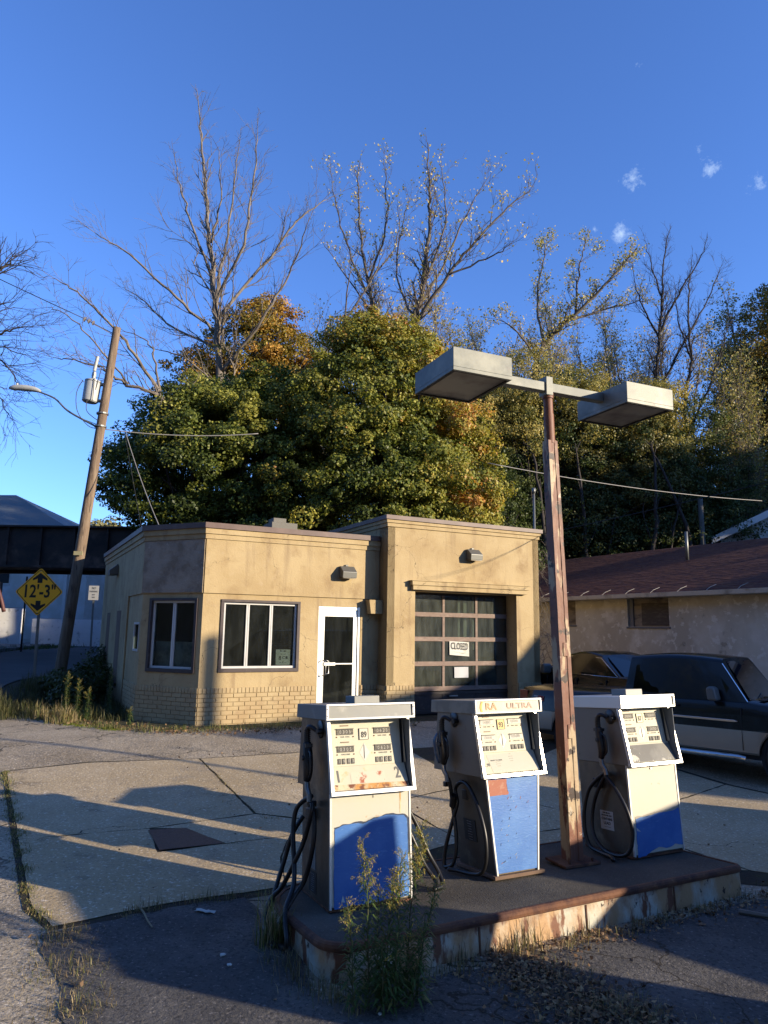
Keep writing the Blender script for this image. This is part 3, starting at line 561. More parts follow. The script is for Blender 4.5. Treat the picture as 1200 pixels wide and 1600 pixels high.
# local: x along the front edge, y to the back
ILn=3.53; IW=1.38
def rrect(L,W,r,n=6,o=0,rr=.06):
    pts=[]
    for cx,cy,a0,q in ((r,r,180,r),(L-rr,rr,270,rr),(L-rr,W-rr,0,rr),(.55,W-.55,90,.55)):
        for i in range(n+1):
            a=R(a0+90*i/n); pts.append((cx+(q-o)*math.cos(a),cy+(q-o)*math.sin(a)))
    return pts
t_=MB(); t_.prism(rrect(ILn,IW,.2,o=.02),0,ISZ-.004); t_.build('top_slab',islm,isl)
k=MB(); A=rrect(ILn,IW,.2); B=rrect(ILn,IW,.2,o=.022); n=len(A)
prof=[(-.05,0),(.17,0),(.178,.012),(.196,.016),(.212,.012),(.222,.0)]
rows=[[(A[i][0],A[i][1]) for i in range(n)]]
def ring(o): return rrect(ILn,IW,.2,o=-o)
vs=[];RR=[ring(o)for z,o in prof]
for (z,o),rg in zip(prof,RR):
    vs+= [(p[0],p[1],z) for p in rg]
for z in (.222,-.05): vs+=[(p[0],p[1],z) for p in B]
m=len(prof)+2; fs=[(j*n+i,j*n+(i+1)%n,((j+1)%m)*n+(i+1)%n,((j+1)%m)*n+i) for j in range(m) for i in range(n)]
k.add(vs[:2*n],[(i,(i+1)%n,n+(i+1)%n,n+i) for i in range(n)])
kk=MB(); kk.add(vs,[f for f in fs if not (f[0]<n)])
k.build('steel_edge',kerbp,isl); kk.build('rolled_lip',rustm,isl)
sm=MB()
for x in (1.02,1.9,2.75): sm.box(x,x+.012,-.006,.002,.0,.168)
sm.build('edge_seam',rustm,isl)
# ---------------------------------------------------------------- pumps
def pump(label,loc,ang,kind):
    p=thing('fuel_pump',label,'fuel pump',loc,ang,'old fuel pumps on the island',rx=-4.5)
    W=.60 if kind!=3 else .565; D=.58; HB=.73; HT=1.205 if kind==1 else 1.19; x0h,x1h=-.015,W+.01
    if kind==2: x0h,x1h=-.125,.465
    # plinth and body
    q=MB()
    if kind==2: q.box(-.03,.43,-.03,.52,0,.025)
    else: q.box(.0,W,.0,D,0,.02)
    q.build('base_plinth',rustm if kind!=2 else recessm,p,bevel=.003)
    z0=.025 if kind==2 else .02
    def rq(z): # body outline left/right/front/back at height z
        t=(z-z0)/(HB-z0)
        if kind==2: return (0-.06*t,.385+.06*t,0-.0*t,.50+.06*t)
        return (0,W,0,D)
    bm_=MB(); a=rq(z0);b=rq(HB)
    V=[(a[0],a[2],z0),(a[1],a[2],z0),(a[1],a[3],z0),(a[0],a[3],z0),(b[0],b[2],HB),(b[1],b[2],HB),(b[1],b[3],HB),(b[0],b[3],HB)]
    bm_.add(V,[(3,2,1,0),(4,5,6,7),(0,1,5,4),(1,2,6,5),(2,3,7,6),(3,0,4,7)])
    bm_.build('body',pumpside,p,bevel=.004)
    # front door panel, framed
    fm=creamrust if kind==1 else cream
    dq=MB(); e=.012; a=rq(z0+.01);b=rq(HB-.01)
    pts=[(a[0]+e,z0+.012),(a[1]-e,z0+.012),(b[1]-e,HB-.012),(b[0]+e,HB-.012)]
    dq.prism(pts,-.012,.0,f=lambda q,t:(q[0],t,q[1])); dq.build('front_panel',cream if kind!=2 else blue,p,bevel=.003)
    for (u,v) in (((a[0],z0),(b[0],HB)),((a[1]-.012,z0),(b[1]-.012,HB))):
        tr=MB(); tr.prism([u,(u[0]+.012,u[1]),(v[0]+.012,v[1]),v],-.017,.001,f=lambda q,t:(q[0],t,q[1])); tr.build('corner_trim',aluw,p)
    def jag(pts,amp,seed,step=.012,keep=()):
        rr=random.Random(seed); out=[]
        for i,u in enumerate(pts):
            v=pts[(i+1)%len(pts)]; out.append(u)
            if i in keep: continue
            L=math.dist(u,v); kx=int(L/step); off=0
            nx_,ny_=-(v[1]-u[1])/L,(v[0]-u[0])/L
            for j in range(1,kx):
                off=.6*off+rr.uniform(-amp,amp); out.append((u[0]+(v[0]-u[0])*j/kx+nx_*off,u[1]+(v[1]-u[1])*j/kx+ny_*off))
        return out
    def flat(name,pts,mat,y=-.0135,th=.0015,par=p):
        bm=bmesh.new(); f=bm.faces.new([bm.verts.new((q[0],y-th,q[1])) for q in pts]); bmesh.ops.triangulate(bm,faces=[f])
        r_=bmesh.ops.extrude_face_region(bm,geom=bm.faces[:]); 
        for g in r_['geom']:
            if isinstance(g,bmesh.types.BMVert): g.co.y=y
        bmesh.ops.recalc_face_normals(bm,faces=bm.faces)
        me=bpy.data.meshes.new(name); bm.to_mesh(me); bm.free(); me.materials.append(mat); o=bpy.data.objects.new(name,me); COL.objects.link(o); o.parent=par; return o
    if kind==1:
        sh=flat('blue_decal',jag([(.035,.505),(.09,.525),(.16,.53),(.26,.528),(.32,.55),(.43,.565),(.545,.553),(.568,.53),(.572,.30),(.575,.04),(.40,.035),(.33,.03),(.16,.036),(.03,.022),(.028,.30)],.0038,3,.02),blue)
        flat('torn_edge',jag([(.03,.515),(.09,.532),(.17,.538),(.26,.535),(.32,.557),(.43,.572),(.555,.56),(.585,.53),(.582,.30),(.575,.30),(.566,.52),(.545,.548),(.43,.558),(.32,.543),(.26,.521),(.16,.523),(.09,.518),(.04,.498)],.0042,4,.016),M('dark_torn_vinyl',(.03,.05,.10),.7),y=-.0131,th=.0008)
        for i,t in enumerate([[(.20,.11),(.235,.16),(.225,.105)],[(.08,.06),(.09,.10),(.105,.055)],[(.27,.03),(.285,.085),(.31,.035)],[(.24,.035),(.245,.07),(.255,.03)]]): flat('torn_flake',t,white,y=-.0153,th=.001)
        text('print','B',.024,greyink,p,(.315,-.0128,.690),(1,0,0),(0,0,1))
        sp=MB(); sp.box(.515,.527,-.0132,-.0128,.57,.715); sp.build('rust_run',M('rust_run',(.60,.33,.10),.7,layers=[dict(c=(.78,.66,.42),s=30,lo=.45,hi=.6,st=(1,1,.3))]),p)
    if kind==3:
        flat('blue_decal',jag([(.045,.305),(.12,.315),(.17,.312),(.28,.33),(.36,.333),(.45,.335),(.545,.355),(.562,.2),(.562,.06),(.46,.075),(.40,.055),(.33,.06),(.27,.068),(.20,.05),(.13,.02),(.035,.012)],.0040,5,.018),blue)
        flat('torn_edge',jag([(.04,.322),(.17,.33),(.28,.343),(.45,.352),(.548,.372),(.548,.352),(.45,.33),(.28,.322),(.17,.306),(.045,.30)],.005,6,.016),M('torn_backing',(.50,.46,.36),.8),y=-.0131,th=.0008)
        flat('torn_flake',[(.045,.24),(.09,.205),(.05,.215)],white,y=-.0153,th=.001)
        lk=MB(); lk.tube([(.27,-.012,.69),(.27,-.02,.69)],.009,12); lk.build('lock',steel,p)
    if kind==2:
        flat('red_patch',jag([(-.04,.70),(.13,.70),(.128,.63),(.145,.60),(.14,.585),(-.03,.585)],.002,8),redp)
        rr=random.Random(4)
        for i in range(26):
            x,z=rr.uniform(.04,.34),rr.uniform(.08,.6); a_=rr.uniform(.4,1.3); L=rr.uniform(.006,.02); w_=rr.uniform(.0012,.003)
            flat('scrape_mark',[(x,z),(x+w_,z-w_),(x+L*math.cos(a_)+w_,z+L*math.sin(a_)),(x+L*math.cos(a_),z+L*math.sin(a_)+w_)],[ink,ink,bluewhite,redp][i%4],th=.0006)
    # head: side cheeks, back, top, sloping aluminium frame, recessed face
    yb,yt=-.078,.012   # front of the head at its foot and at its top
    zb=HB+.0
    def Y(z): return yb+(yt-yb)*(z-zb)/(HT-zb)
    hd=MB()
    prof=[(yb,zb),(yt,HT),(.565,HT),(.66,zb)]
    hd.prism(prof,x0h,x0h+.012,f=lambda q,t:(t,q[0],q[1])); hd.prism(prof,x1h-.012,x1h,f=lambda q,t:(t,q[0],q[1]))
    hd.prism([(.12,zb),(.10,HT),(.565,HT),(.66,zb)],x0h+.012,x1h-.012,f=lambda q,t:(t,q[0],q[1]))
    hd.prism([(yb+.01,zb),(yb+.012,zb+.012),(.12,zb+.012),(.12,zb)],x0h+.012,x1h-.012,f=lambda q,t:(t,q[0],q[1]))
    hd.build('head_casing',pumpside if kind==1 else M('dull_tan_head_side',(.30,.26,.20),.5,.35,layers=[dict(c=(.28,.24,.19),s=4,lo=.45,hi=.65),dict(c=(.14,.10,.08),s=9,lo=.63,hi=.72,f=.6)],bump=[(4,.1,.01)]),p,bevel=.002)
    fr=MB(); tw=.022
    fr.prism([(yb-.012,zb),(yt-.012,HT),(yt+.02,HT),(yb+.02,zb)],x0h-.002,x0h+tw,f=lambda q,t:(t,q[0],q[1]))
    fr.prism([(yb-.012,zb),(yt-.012,HT),(yt+.02,HT),(yb+.02,zb)],x1h-tw,x1h+.002,f=lambda q,t:(t,q[0],q[1]))
    fr.prism([(yb-.014,zb-.008),(yb-.010,zb+.018),(yb+.03,zb+.018),(yb+.03,zb-.008)],x0h-.001,x1h+.001,f=lambda q,t:(t,q[0],q[1]))
    fr.build('bezel',aluw if kind!=2 else M('bright_polished_trim',(.85,.83,.76),.22,.9),p,bevel=.002)
    lin=MB(); lin.box(x1h-tw-.004,x1h-tw-.001,-.06,.1,zb+.03,HT-.01); lin.build('bezel_lining',M('blue_grey_lining',(.16,.20,.26),.5),p)
    # face
    yf=.022; yl=-.052; zk=zb+.165
    xa,xb=x0h+.016,x1h-tw-.012
    fc=MB()
    fc.prism([(yf,zk),(yf+.035,HT),(yf+.045,HT),(yf+.01,zk)],xa,xb-.02,f=lambda q,t:(t,q[0],q[1]))
    fc.prism([(yl,zb+.02),(yf,zk),(yf+.01,zk),(yl+.01,zb+.02)],xa,xb,f=lambda q,t:(t,q[0],q[1]))
    face=fc.build('dial_face',creamrust,p,bevel=.002)
    sw=MB(); sw.prism([(yf,zk),(yf-.03,zk+.01),(yf+.02,HT)],xb-.004,xb-.002,f=lambda q,t:(t,q[0],q[1])) ; sw.build('face_wing',M('pale_wing',(.55,.55,.48),.5),p)
    def FP(x,z): return (x,yf+.035*(z-zk)/(HT-zk),z)
    upv=(0,.035,HT-zk)
    fw=(xb-.02-xa)
    def rect(name,mat,cx,cz,w_,h_,par,dy=-.002,th=.003):
        mb=MB(); vs=[]
        for d_ in (dy,dy-th):
            for (sx,sz) in ((-1,-1),(1,-1),(1,1),(-1,1)):
                q=FP(cx+sx*w_/2,cz+sz*h_/2); vs.append((q[0],q[1]+d_+.0,q[2]))
        mb.add(vs,[(0,1,2,3),(7,6,5,4),(4,5,1,0),(5,6,2,1),(6,7,3,2),(7,4,0,3)]); return mb.build(name,mat,par)
    cxL,cxR=xa+fw*.235,xa+fw*.745
    for ci,cx in enumerate((cxL,cxR)):
        for cz,lab in ((zb+.39,'THIS  SALE'),(zb+.275,'GALLONS')):
            wdw=rect('counter_window',disp if not(kind==2) else M('bleached_counter',(.45,.44,.38),.5,layers=[dict(c=(.12,.11,.09),s=25,lo=.55,hi=.62)]),cx,cz,.125,.038,face)
            q=FP(cx,cz); text('digits','0000' if kind!=1 else ('0 3 0 5' if ci==0 else '0 6 2 3'),.032,digit,wdw,(q[0],q[1]-.006,q[2]),(1,0,0),upv,xs=1.15 if kind!=1 else .95)
            hd_=MB(); hd_.box(cx-.063,cx+.063,q[1]-.012,q[1],cz+.019,cz+.023); hd_.build('window_hood',greyink,face)
            q=FP(cx,cz-.033); text('small_print',lab,.0125,greyink,face,(q[0],q[1]-.002,q[2]),(1,0,0),upv,xs=1.2)
            for sx in (-1,1):
                q=FP(cx+sx*.062,cz-.033); s_=MB(); s_.tube([(q[0],q[1]-.004,q[2]),(q[0],q[1]+.002,q[2])],.0045,8); s_.build('rivet',rustm,face)
        for j in range(4): 
            x_=cx-.048+j*.032+(.004 if j>1 else 0); wdw=rect('price_window',disp,x_,zb+.198,.022,.036,face)
            if kind==1 or j<3: q=FP(x_,zb+.198); text('digits','1903'[j] if ci==0 else '1900'[j],.028,digit,wdw,(q[0],q[1]-.006,q[2]),(1,0,0),upv)
        if ci==0:
            for cz in (zb+.432,zb+.322): rect('label_strip',M('brown_strip',(.25,.17,.10),.6),cx-.002,cz,.06,.007,face)
    oc={1:cream,2:yell,3:M('pale_yellow_label',(.74,.66,.36),.5)}[kind]
    ob=rect('octane_label',oc,(cxL+cxR)/2,zb+.372,.068,.075,face)
    q=FP((cxL+cxR)/2,zb+.366); text('octane_number',{1:'89',2:'93',3:'87'}[kind],.056,ink,ob,(q[0],q[1]-.0065,q[2]),(1,0,0),upv,bold=.001,xs=.8)
    for dz in (-.037,.037): rect('label_border',greyink,(cxL+cxR)/2,zb+.372+dz,.07,.003,face,dy=-.004)
    for dx in (-.034,.034): rect('label_border',greyink,(cxL+cxR)/2+dx,zb+.372,.003,.074,face,dy=-.004)
    rect('centre_diamond',M('grey_diamond',(.55,.55,.5),.5),(cxL+cxR)/2,zb+.255,.003,.09,face,dy=-.003)
    dm=MB(); c_=(cxL+cxR)/2
    dm.add([(c_,FP(c_,zb+.30)[1]-.001,zb+.31),(c_-.04,FP(c_,zb+.25)[1]-.001,zb+.25),(c_,FP(c_,zb+.19)[1]-.001,zb+.19),(c_+.04,FP(c_,zb+.25)[1]-.001,zb+.25)],[(0,1,2,3)]); dm.build('diamond_mark',M('faint_diamond',(.68,.67,.58),.5),face)
    def LPt(x,s): # point on the lower lip, s 0 foot .. 1 knee
        return (x,yl+(yf-yl)*s-.0015,zb+.02+(zk-zb-.02)*s)
    lup=(0,yf-yl,zk-zb-.02)
    if kind==1:
        text('pump_number','1',.11,greyink,face,LPt(xa+.06,.56),(1,0,0),lup,bold=.003,xs=.8); text('pump_number','2',.11,greyink,face,LPt(xb-.07,.58),(1,0,0),lup,bold=.002,xs=.8)
        rb_=MB(); rb_.add([LPt(xa+.002,.0),LPt(xb-.002,.0),LPt(xb-.002,.2),LPt(xa+.002,.24)],[(0,1,2,3)]); rb_.build('rusted_foot',M('rust_eaten_foot',(.70,.62,.42),.7,layers=[dict(c=(.62,.30,.07),s=9,lo=.42,hi=.55,d=9),dict(c=(.20,.06,.02),s=12,lo=.53,hi=.60,d=9)]),face)
        b=MB(); u=[LPt(xa+.15,.25),LPt(xb-.17,.25),LPt(xb-.17,.72),LPt(xa+.15,.72)]
        b.add(u,[(0,1,2,3)]); b.build('faded_sticker',M('faded_sticker',(.72,.66,.5),.6,layers=[dict(c=(.45,.12,.05),s=11,lo=.55,hi=.62,d=8)]),face)
    elif kind==2:
        b=MB(); u=[LPt(xa+.10,.05),LPt(xb-.02,.05),LPt(xb-.02,.97),LPt(xa+.08,.9)]
        b.add(u,[(0,1,2,3)]); b.build('faded_sticker',M('grey_cream_sticker',(.62,.60,.48),.5),face)
        for x_,s_,t_2,z_ in ((.16,.62,'READY TO SERVE',.014),(.17,.45,'--- --- -\n--- -- --\n-- ---',.016),(.30,.72,'---\n---- --\n--- ---\n-----',.018)): text('small_print',t_2,z_,greyink,face,(LPt(xa+x_,s_)[0],LPt(xa,s_)[1]-.001,LPt(xa,s_)[2]),(1,0,0),lup)
        text('price_mark','$ ,90',.035,greyink,face,LPt(xa+.06,.42),(1,0,0),lup,xs=.8)
    else:
        b=MB(); u=[LPt(xa,.02),LPt(xb,.02),LPt(xb,.92),LPt(xa,.92)]
        b.add(u,[(0,1,2,3)]); b.build('dark_sticker',M('dark_grey_sticker',(.16,.155,.13),.5,layers=[dict(c=(.68,.66,.55),s=12,lo=.60,hi=.63,d=8,st=(1,1,.6)),dict(c=(.24,.235,.2),s=4,lo=.45,hi=.6)]),face)
        for s_,t_2 in ((.75,'CAUTION -- --'),(.45,'-- --- ---- ---'),(.3,'--- --- -- --')):
            q=LPt(xa+.09,s_); text('small_print',t_2,.014,M('pale_print',(.45,.44,.38),.6),face,(q[0],q[1]-.001,q[2]),(1,0,0),lup)
    # hood
    hh=MB(); h0,h1=x0h-.026,x1h+.022
    hh.prism([(-.04,HT),(-.035,HT+.10),(.64,HT+.10),(.655,HT)],h0+.012,h1-.012,f=lambda q,t:(t,q[0],q[1]))
    hood=hh.build('hood',galv if kind==1 else (M('dull_hood_tan',(.42,.37,.29),.5,.4,layers=[dict(c=(.30,.26,.2),s=4,lo=.45,hi=.6)]) if kind==2 else aluw),p,bevel=.004)
    hp=MB(); hp.prism([(-.048,HT+.004),(-.045,HT+.101),(-.041,HT+.101),(-.041,HT+.004)],h0+.02,h1-.02,f=lambda q,t:(t,q[0],q[1]))
    hp.build('hood_face',{1:galv,2:M('faded_brand_panel',(.50,.40,.30),.5,.2,layers=[dict(c=(.55,.48,.36),s=9,lo=.45,hi=.6,st=(2,1,.4))]),3:cream}[kind],hood)
    ht=MB()
    for z_ in (HT,HT+.094): ht.box(h0,h1,-.055,-.04,z_,z_+.014)
    for x_ in (h0,h1-.018): ht.box(x_,x_+.018,-.056,-.04,HT+.014,HT+.094)
    ht.build('hood_trim',aluw if kind!=2 else bpy.data.materials['bright_polished_trim'],hood,bevel=.002)
    if kind==2:
        text('worn_lettering','(',.10,yell,hood,(h0+.06,-.049,HT+.055),(1,0,0),(0,0,1),bold=.004); text('worn_lettering','RA',.075,M('orange_worn',(.66,.36,.16),.5),hood,(h0+.15,-.0495,HT+.052),(1,0,0),(0,0,1),xs=1.1,bold=.002)
        text('worn_lettering','ULTRA',.06,M('pinkish_worn',(.48,.33,.24),.5),hood,(h0+.42,-.049,HT+.052),(1,0,0),(0,0,1),xs=1.35,bold=.002)
    else:
        jb=MB(); jb.box(h0+.30,h0+.50,.18,.36,HT+.10,HT+.155); jb.build('junction_box',galv,p,bevel=.004)
        rv=MB()
        for x_ in (h0+.009,h1-.009):
            for z_ in (HT+.03,HT+.075): rv.tube([(x_,-.059,z_),(x_,-.055,z_)],.0035,8)
        rv.build('screw',rustm,hood)
    # nozzle in its boot on the left cheek; x negative is outwards
    X=x0h
    yo={1:.19,2:.36,3:.17}[kind]; zo={1:0,2:0,3:-.02}[kind]
    bt=MB(); bt.lathe([(.0,0),(.055,0),(.062,.008),(.045,.018),(.0,.020)],(X,yo-.06,1.14+zo),(-1,0,0),20); bt.tube([(X-.005,yo-.11,1.13+zo),(X-.05,yo-.115,1.13+zo)],.02,10); bt.build('nozzle_boot',blackp,p,smooth=True,auto=40)
    nz=MB()
    nz.tube([(X-.03,yo-.05,1.13+zo),(X-.06,yo-.03,1.155+zo),(X-.075,yo+.0,1.15+zo),(X-.075,yo+.02,1.10+zo),(X-.075,yo+.02,1.03+zo)],[.014,.016,.018,.02,.024],8,sm=3)
    for k_ in range(7): nz.tube([(X-.075,yo+.018,1.05+k_*.013+zo),(X-.075,yo+.018,1.055+k_*.013+zo)],.026,10)
    nz.tube([(X-.075,yo+.02,1.05+zo),(X-.075,yo+.01,1.0+zo),(X-.075,yo-.0,.94+zo),(X-.075,yo-.005,.86+zo),(X-.075,yo+.015,.80+zo)],[.030,.035,.037,.034,.026],12,sm=3)
    nz.tube([(X-.075,yo-.02,1.0+zo),(X-.075,yo-.06,.97+zo),(X-.075,yo-.062,.86+zo),(X-.075,yo-.01,.81+zo)],.008,8,sm=3)
    nz.tube([(X-.075,yo-.04,.96+zo),(X-.075,yo-.055,.90+zo),(X-.075,yo-.03,.85+zo)],.007,6,sm=3)
    nz.lathe([(0,0),(.018,0),(.018,.01),(.0,.012)],(X-.11,yo+.0,.95+zo),(-1,0,0),14); nz.box(X-.10,X-.05,yo-.03,yo+.05,1.02+zo,1.045+zo)
    nz.build('nozzle',blackp,p,smooth=True,auto=40)
    if kind==2:
        gq=MB(); gq.tube([(X-.08,yo+.06,1.03),(X-.09,yo+.075,.97),(X-.085,yo+.07,.88),(X-.08,yo+.05,.80)],[.02,.036,.034,.02],10,sm=3); gq.build('nozzle_grip',bluep,p,smooth=True)
    sv=MB(); sv.tube([(X-.075,yo+.015,.80+zo),(X-.075,yo+.01,.75+zo),(X-.07,yo-.02,.71+zo)],[.018,.02,.017],10); sv.tube([(X-.07,yo-.02,.715+zo),(X-.07,yo-.03,.665+zo)],.019,8); sv.build('swivel',M('dull_metal',(.28,.28,.27),.4,.9),p,smooth=True,auto=40)
    hk=MB(); hk.box(X-.06,X,yo+.02,yo+.06,.62,.66); hk.box(-.05,.0 if kind!=2 else -.02,.28,.36,.52,.60); hk.build('hose_hanger',blackp,p,bevel=.006)
    HO={1:[[(-.07,.16,.70),(-.10,.258,.657),(-.13,.334,.581),(-.15,.32,.431),(-.17,.221,.159),(-.27,.085,.025),(-.30,-.063,-.09),(-.30,-.02,-.195),(-.33,.10,-.20),(-.34,.22,-.19),(-.33,.356,-.114),(-.28,.423,.007),(-.2,.391,.099),(-.15,.256,.283),(-.1,.211,.428),(-.08,.141,.594),(-.07,.147,.66)],
           [(-.02,.494,.52),(-.1,.503,.401),(-.15,.532,.22),(-.24,.481,.01),(-.32,.337,-.107),(-.35,.222,-.195),(-.36,.097,-.20),(-.34,.06,-.15),(-.28,.16,-.06),(-.18,.208,.063),(-.1,.204,.168),(-.07,.129,.384),(-.06,.133,.544),(-.07,.165,.66)]],
        2:[[(-.18,.34,.69),(-.16,.34,.60),(-.12,.39,.473),(-.12,.358,.321),(-.13,.342,.169),(-.15,.362,.06),(-.17,.40,.03),(-.18,.45,.03),(-.17,.45,.13),(-.15,.416,.257),(-.12,.379,.39),(-.1,.348,.502),(-.10,.369,.60),(-.10,.285,.66),(-.10,.188,.65),(-.1,.094,.564),(-.1,.018,.448),(-.1,-.032,.301),(-.1,-.025,.152),(-.1,.042,.05),(-.12,.146,.022),(-.16,.283,.022),(-.2,.36,.022)]],
        3:[[(-.08,.15,.67),(-.08,.195,.643),(-.08,.27,.597),(-.09,.374,.496),(-.11,.43,.32),(-.12,.426,.158),(-.12,.375,.05),(-.12,.245,.022),(-.16,.082,.022),(-.22,.0,.022)],
           [(-.07,.15,.67),(-.07,.311,.457),(-.08,.371,.265),(-.1,.336,.129),(-.1,.217,.04),(-.1,.047,.03),(-.08,-.046,.083),(-.06,-.075,.23),(-.07,-.042,.388),(-.07,.062,.539),(-.08,.149,.627),(-.07,.16,.66)]]}[kind]
    for H_ in HO:
        H_=[(a_,b_,max(c_,-.150)) for a_,b_,c_ in H_]
        q=MB(); q.tube(H_,.0165 if kind!=2 else .0155,10,sm=6); q.build('hose',rubber,p,smooth=True)
    if kind==2:
        q=MB(); q.tube([(-.13,.345,.56),(-.12,.385,.47)],.03,12); q.build('breakaway_coupling',blackp,p,smooth=True,auto=40)
    if kind in (1,3):
        q=MB(); e=W+.02
        q.tube([(e,.32,.60),(e+.09,.3,.56),(e+.2,.3,.38),(e+.26,.28,.22),(e+.31,.22,.10),(e+.30,.15,.025),(e+.2,.1,.02)] if kind==1 else [(e,.3,.66),(e+.09,.3,.5),(e+.19,.32,.28),(e+.27,.36,.10),(e+.30,.40,.03),(e+.2,.44,.02)],.0155,10,sm=5)
        q.tube([(e,.36,.55),(e+.07,.34,.5),(e+.15,.32,.33),(e+.22,.27,.15),(e+.27,.2,.05),(e+.22,.12,.02)] if kind==1 else [(e,.36,.6),(e+.06,.35,.45),(e+.14,.36,.24),(e+.22,.40,.07),(e+.16,.46,.02)],.0155,10,sm=5)
        q.build('far_side_hose',rubber,p,smooth=True)
    # stickers on the left side of the body
    def sideplate(name,mat,y0,y1,z0_,z1_,th=.0015,xo=-.001,skew=0):
        mb=MB(); mb.box(xo-th,xo,y0,y1,z0_,z1_); return mb.build(name,mat,p)
    xs_=-.001 if kind!=2 else -.022
    if kind==1:
        s_=sideplate('black_notice',ink,.255,.41,-.0+.05,.185); 
        for j in range(9): text('small_print','--- -- ---- - ----'[j%3:],.016,bluewhite,s_,(-.0032,.332,.168-j*.013),(0,-1,0),(0,0,1),xs=.7)
        s_=sideplate('silver_notice',galv,.27,.40,.20,.35)
        for j in range(7): text('small_print','---- --- -- ---',.015,greyink,s_,(-.0032,.335,.335-j*.019),(0,-1,0),(0,0,1),xs=.8)
    if kind==2:
        T2=Matrix.Translation((-.0265,.29,.30))@Matrix.Rotation(R(-4.8),4,'Y')
        mb=MB(); mb.box(-.0015,.0,-.085,.085,-.08,.08,T=T2); s_=mb.build('black_notice',ink,p)
        for j in range(8): q=T2@Vector((-.0025,0,.066-j*.019)); text('small_print','---- -- ----- --'[j%4:],.021,bluewhite,s_,q,(0,-1,0),(0,0,1),xs=.6)
    if kind==3:
        s_=sideplate('white_notice',M('aged_white_sticker',(.55,.54,.50),.5),.195,.35,.185,.335)
        for t_2,z_,k_,xx in (('FOR USE AS A',.318,.016,.9),('MOTOR FUEL ONLY',.298,.015,.9),('CONTAINS',.270,.028,.9),('LEAD',.236,.034,1.0),('-----------------',.208,.013,1.1)): text('print',t_2,k_,ink,s_,(-.0035,.272,z_),(0,-1,0),(0,0,1),xs=xx,bold=.0005)
    return p
pump('leftmost fuel pump numbered 1 and 2 with torn blue panel and 89 label',(-.316,4.975,.182),24,1)
pump('narrow-bodied all-blue fuel pump in the middle with a yellow 93 label',(.880,5.660,.184),26,2)
pump('rightmost cream fuel pump with torn blue strip low and CONTAINS LEAD sticker',(2.085,6.175,.186),26,3)
# ---------------------------------------------------------------- twin-headed island lamp
lp=thing('island_lamp_post','rusty flaking lamp post with two square box lights standing between the middle and right pumps','lamp post',(1.57,6.12,.178),24,scale=1.02)
q=MB(); q.box(-.17,.17,-.13,.13,.0,.02); q.tube([(-.1,-.09,.02),(-.1,-.09,.045)],.012,6); q.tube([(.12,-.09,.02),(.12,-.09,.045)],.012,6); q.build('base_plate',rustm,lp,bevel=.004)
# channel-section post: leans slightly to the left, like the photographed one
LX=-.145
q=MB(); a,b=.062,.058; rows=[]
def sect(z,s):
    cx=LX*z/3.9; return [(cx-a*s,-b*s,z),(cx-a*.35*s,-b*s,z),(cx-a*.25*s,-b*.9*s,z),(cx+a*.25*s,-b*.9*s,z),(cx+a*.35*s,-b*s,z),(cx+a*s,-b*s,z),(cx+a*s,b*s,z),(cx-a*s,b*s,z)]
Z=[.02+3.4*i/60 for i in range(61)]; vs=[]
rr=random.Random(3)
for z in Z:
    s=1-.24*z/3.42; vs+=[(x+rr.uniform(-.0012,.0012),y+rr.uniform(-.0012,.0012),zz) for x,y,zz in sect(z,s)]
n=8; q.add(vs,[(i*n+k,i*n+(k+1)%n,(i+1)*n+(k+1)%n,(i+1)*n+k) for i in range(60) for k in range(n)]+[tuple((60)*n+k for k in range(n))])
q.build('post',postp,lp)
q=MB(); cx=LX*3.42/3.9
q.tube([(cx,0,3.40),(cx-.005,0,3.66)],[.046,.044],14); q.tube([(cx-.005,0,3.66),(cx-.01,0,3.82)],[.04,.04],14); q.tube([(cx-.012,0,3.80),(cx-.012,0,3.85)],[.05,.05],14); q.build('upper_tube',postp,lp,smooth=True,auto=40)
for z_ in (1.6,.95):
    q=MB(); q.box(LX*z_/3.9-.024,LX*z_/3.9+.024,-.062*(1-.24*z_/3.42)-.002,-.045,z_,z_+.11); q.build('cover_plate',postp,lp,bevel=.004)
q=MB(); q.box(-.733,.448,-.04,.04,3.855,3.935); q.box(-.155-.035,-.155+.035,-.055,.055,3.82,3.985); q.build('arm',galvl,lp,bevel=.004)
for sx,x0,x1,yy,lab in ((-1,-1.27,-.735,-.333,None),(1,.45,.98,-.333,None)):
    q=MB(); y0,y1=yy,yy+.655; z0,z1=3.767,3.953
    q.box(x0,x1,y0,y1,z0+.03,z1); q.box(x0,x1,y0,y0+.01,z0,z0+.0295); q.box(x0,x1,y1-.01,y1,z0,z0+.0295); q.box(x0,x0+.01,y0+.01,y1-.01,z0,z0+.0295); q.box(x1-.01,x1,y0+.01,y1-.01,z0,z0+.0295)
    h_=q.build('lamp_head',galvl,lp,bevel=.002)
    q=MB(); q.box(x0+.01,x1-.01,y0+.01,y0+.03,z0-.004,z0+.01); q.box(x0+.01,x1-.01,y1-.03,y1-.01,z0-.004,z0+.01); q.box(x0+.01,x0+.03,y0+.03,y1-.03,z0-.004,z0+.01); q.box(x1-.03,x1-.01,y0+.03,y1-.03,z0-.004,z0+.01); q.build('lens_frame',blackin,h_)
    q=MB(); q.box(x0+.03,x1-.03,y0+.03,y1-.03,z0+.008,z0+.016); q.build('lens',lens,h_)
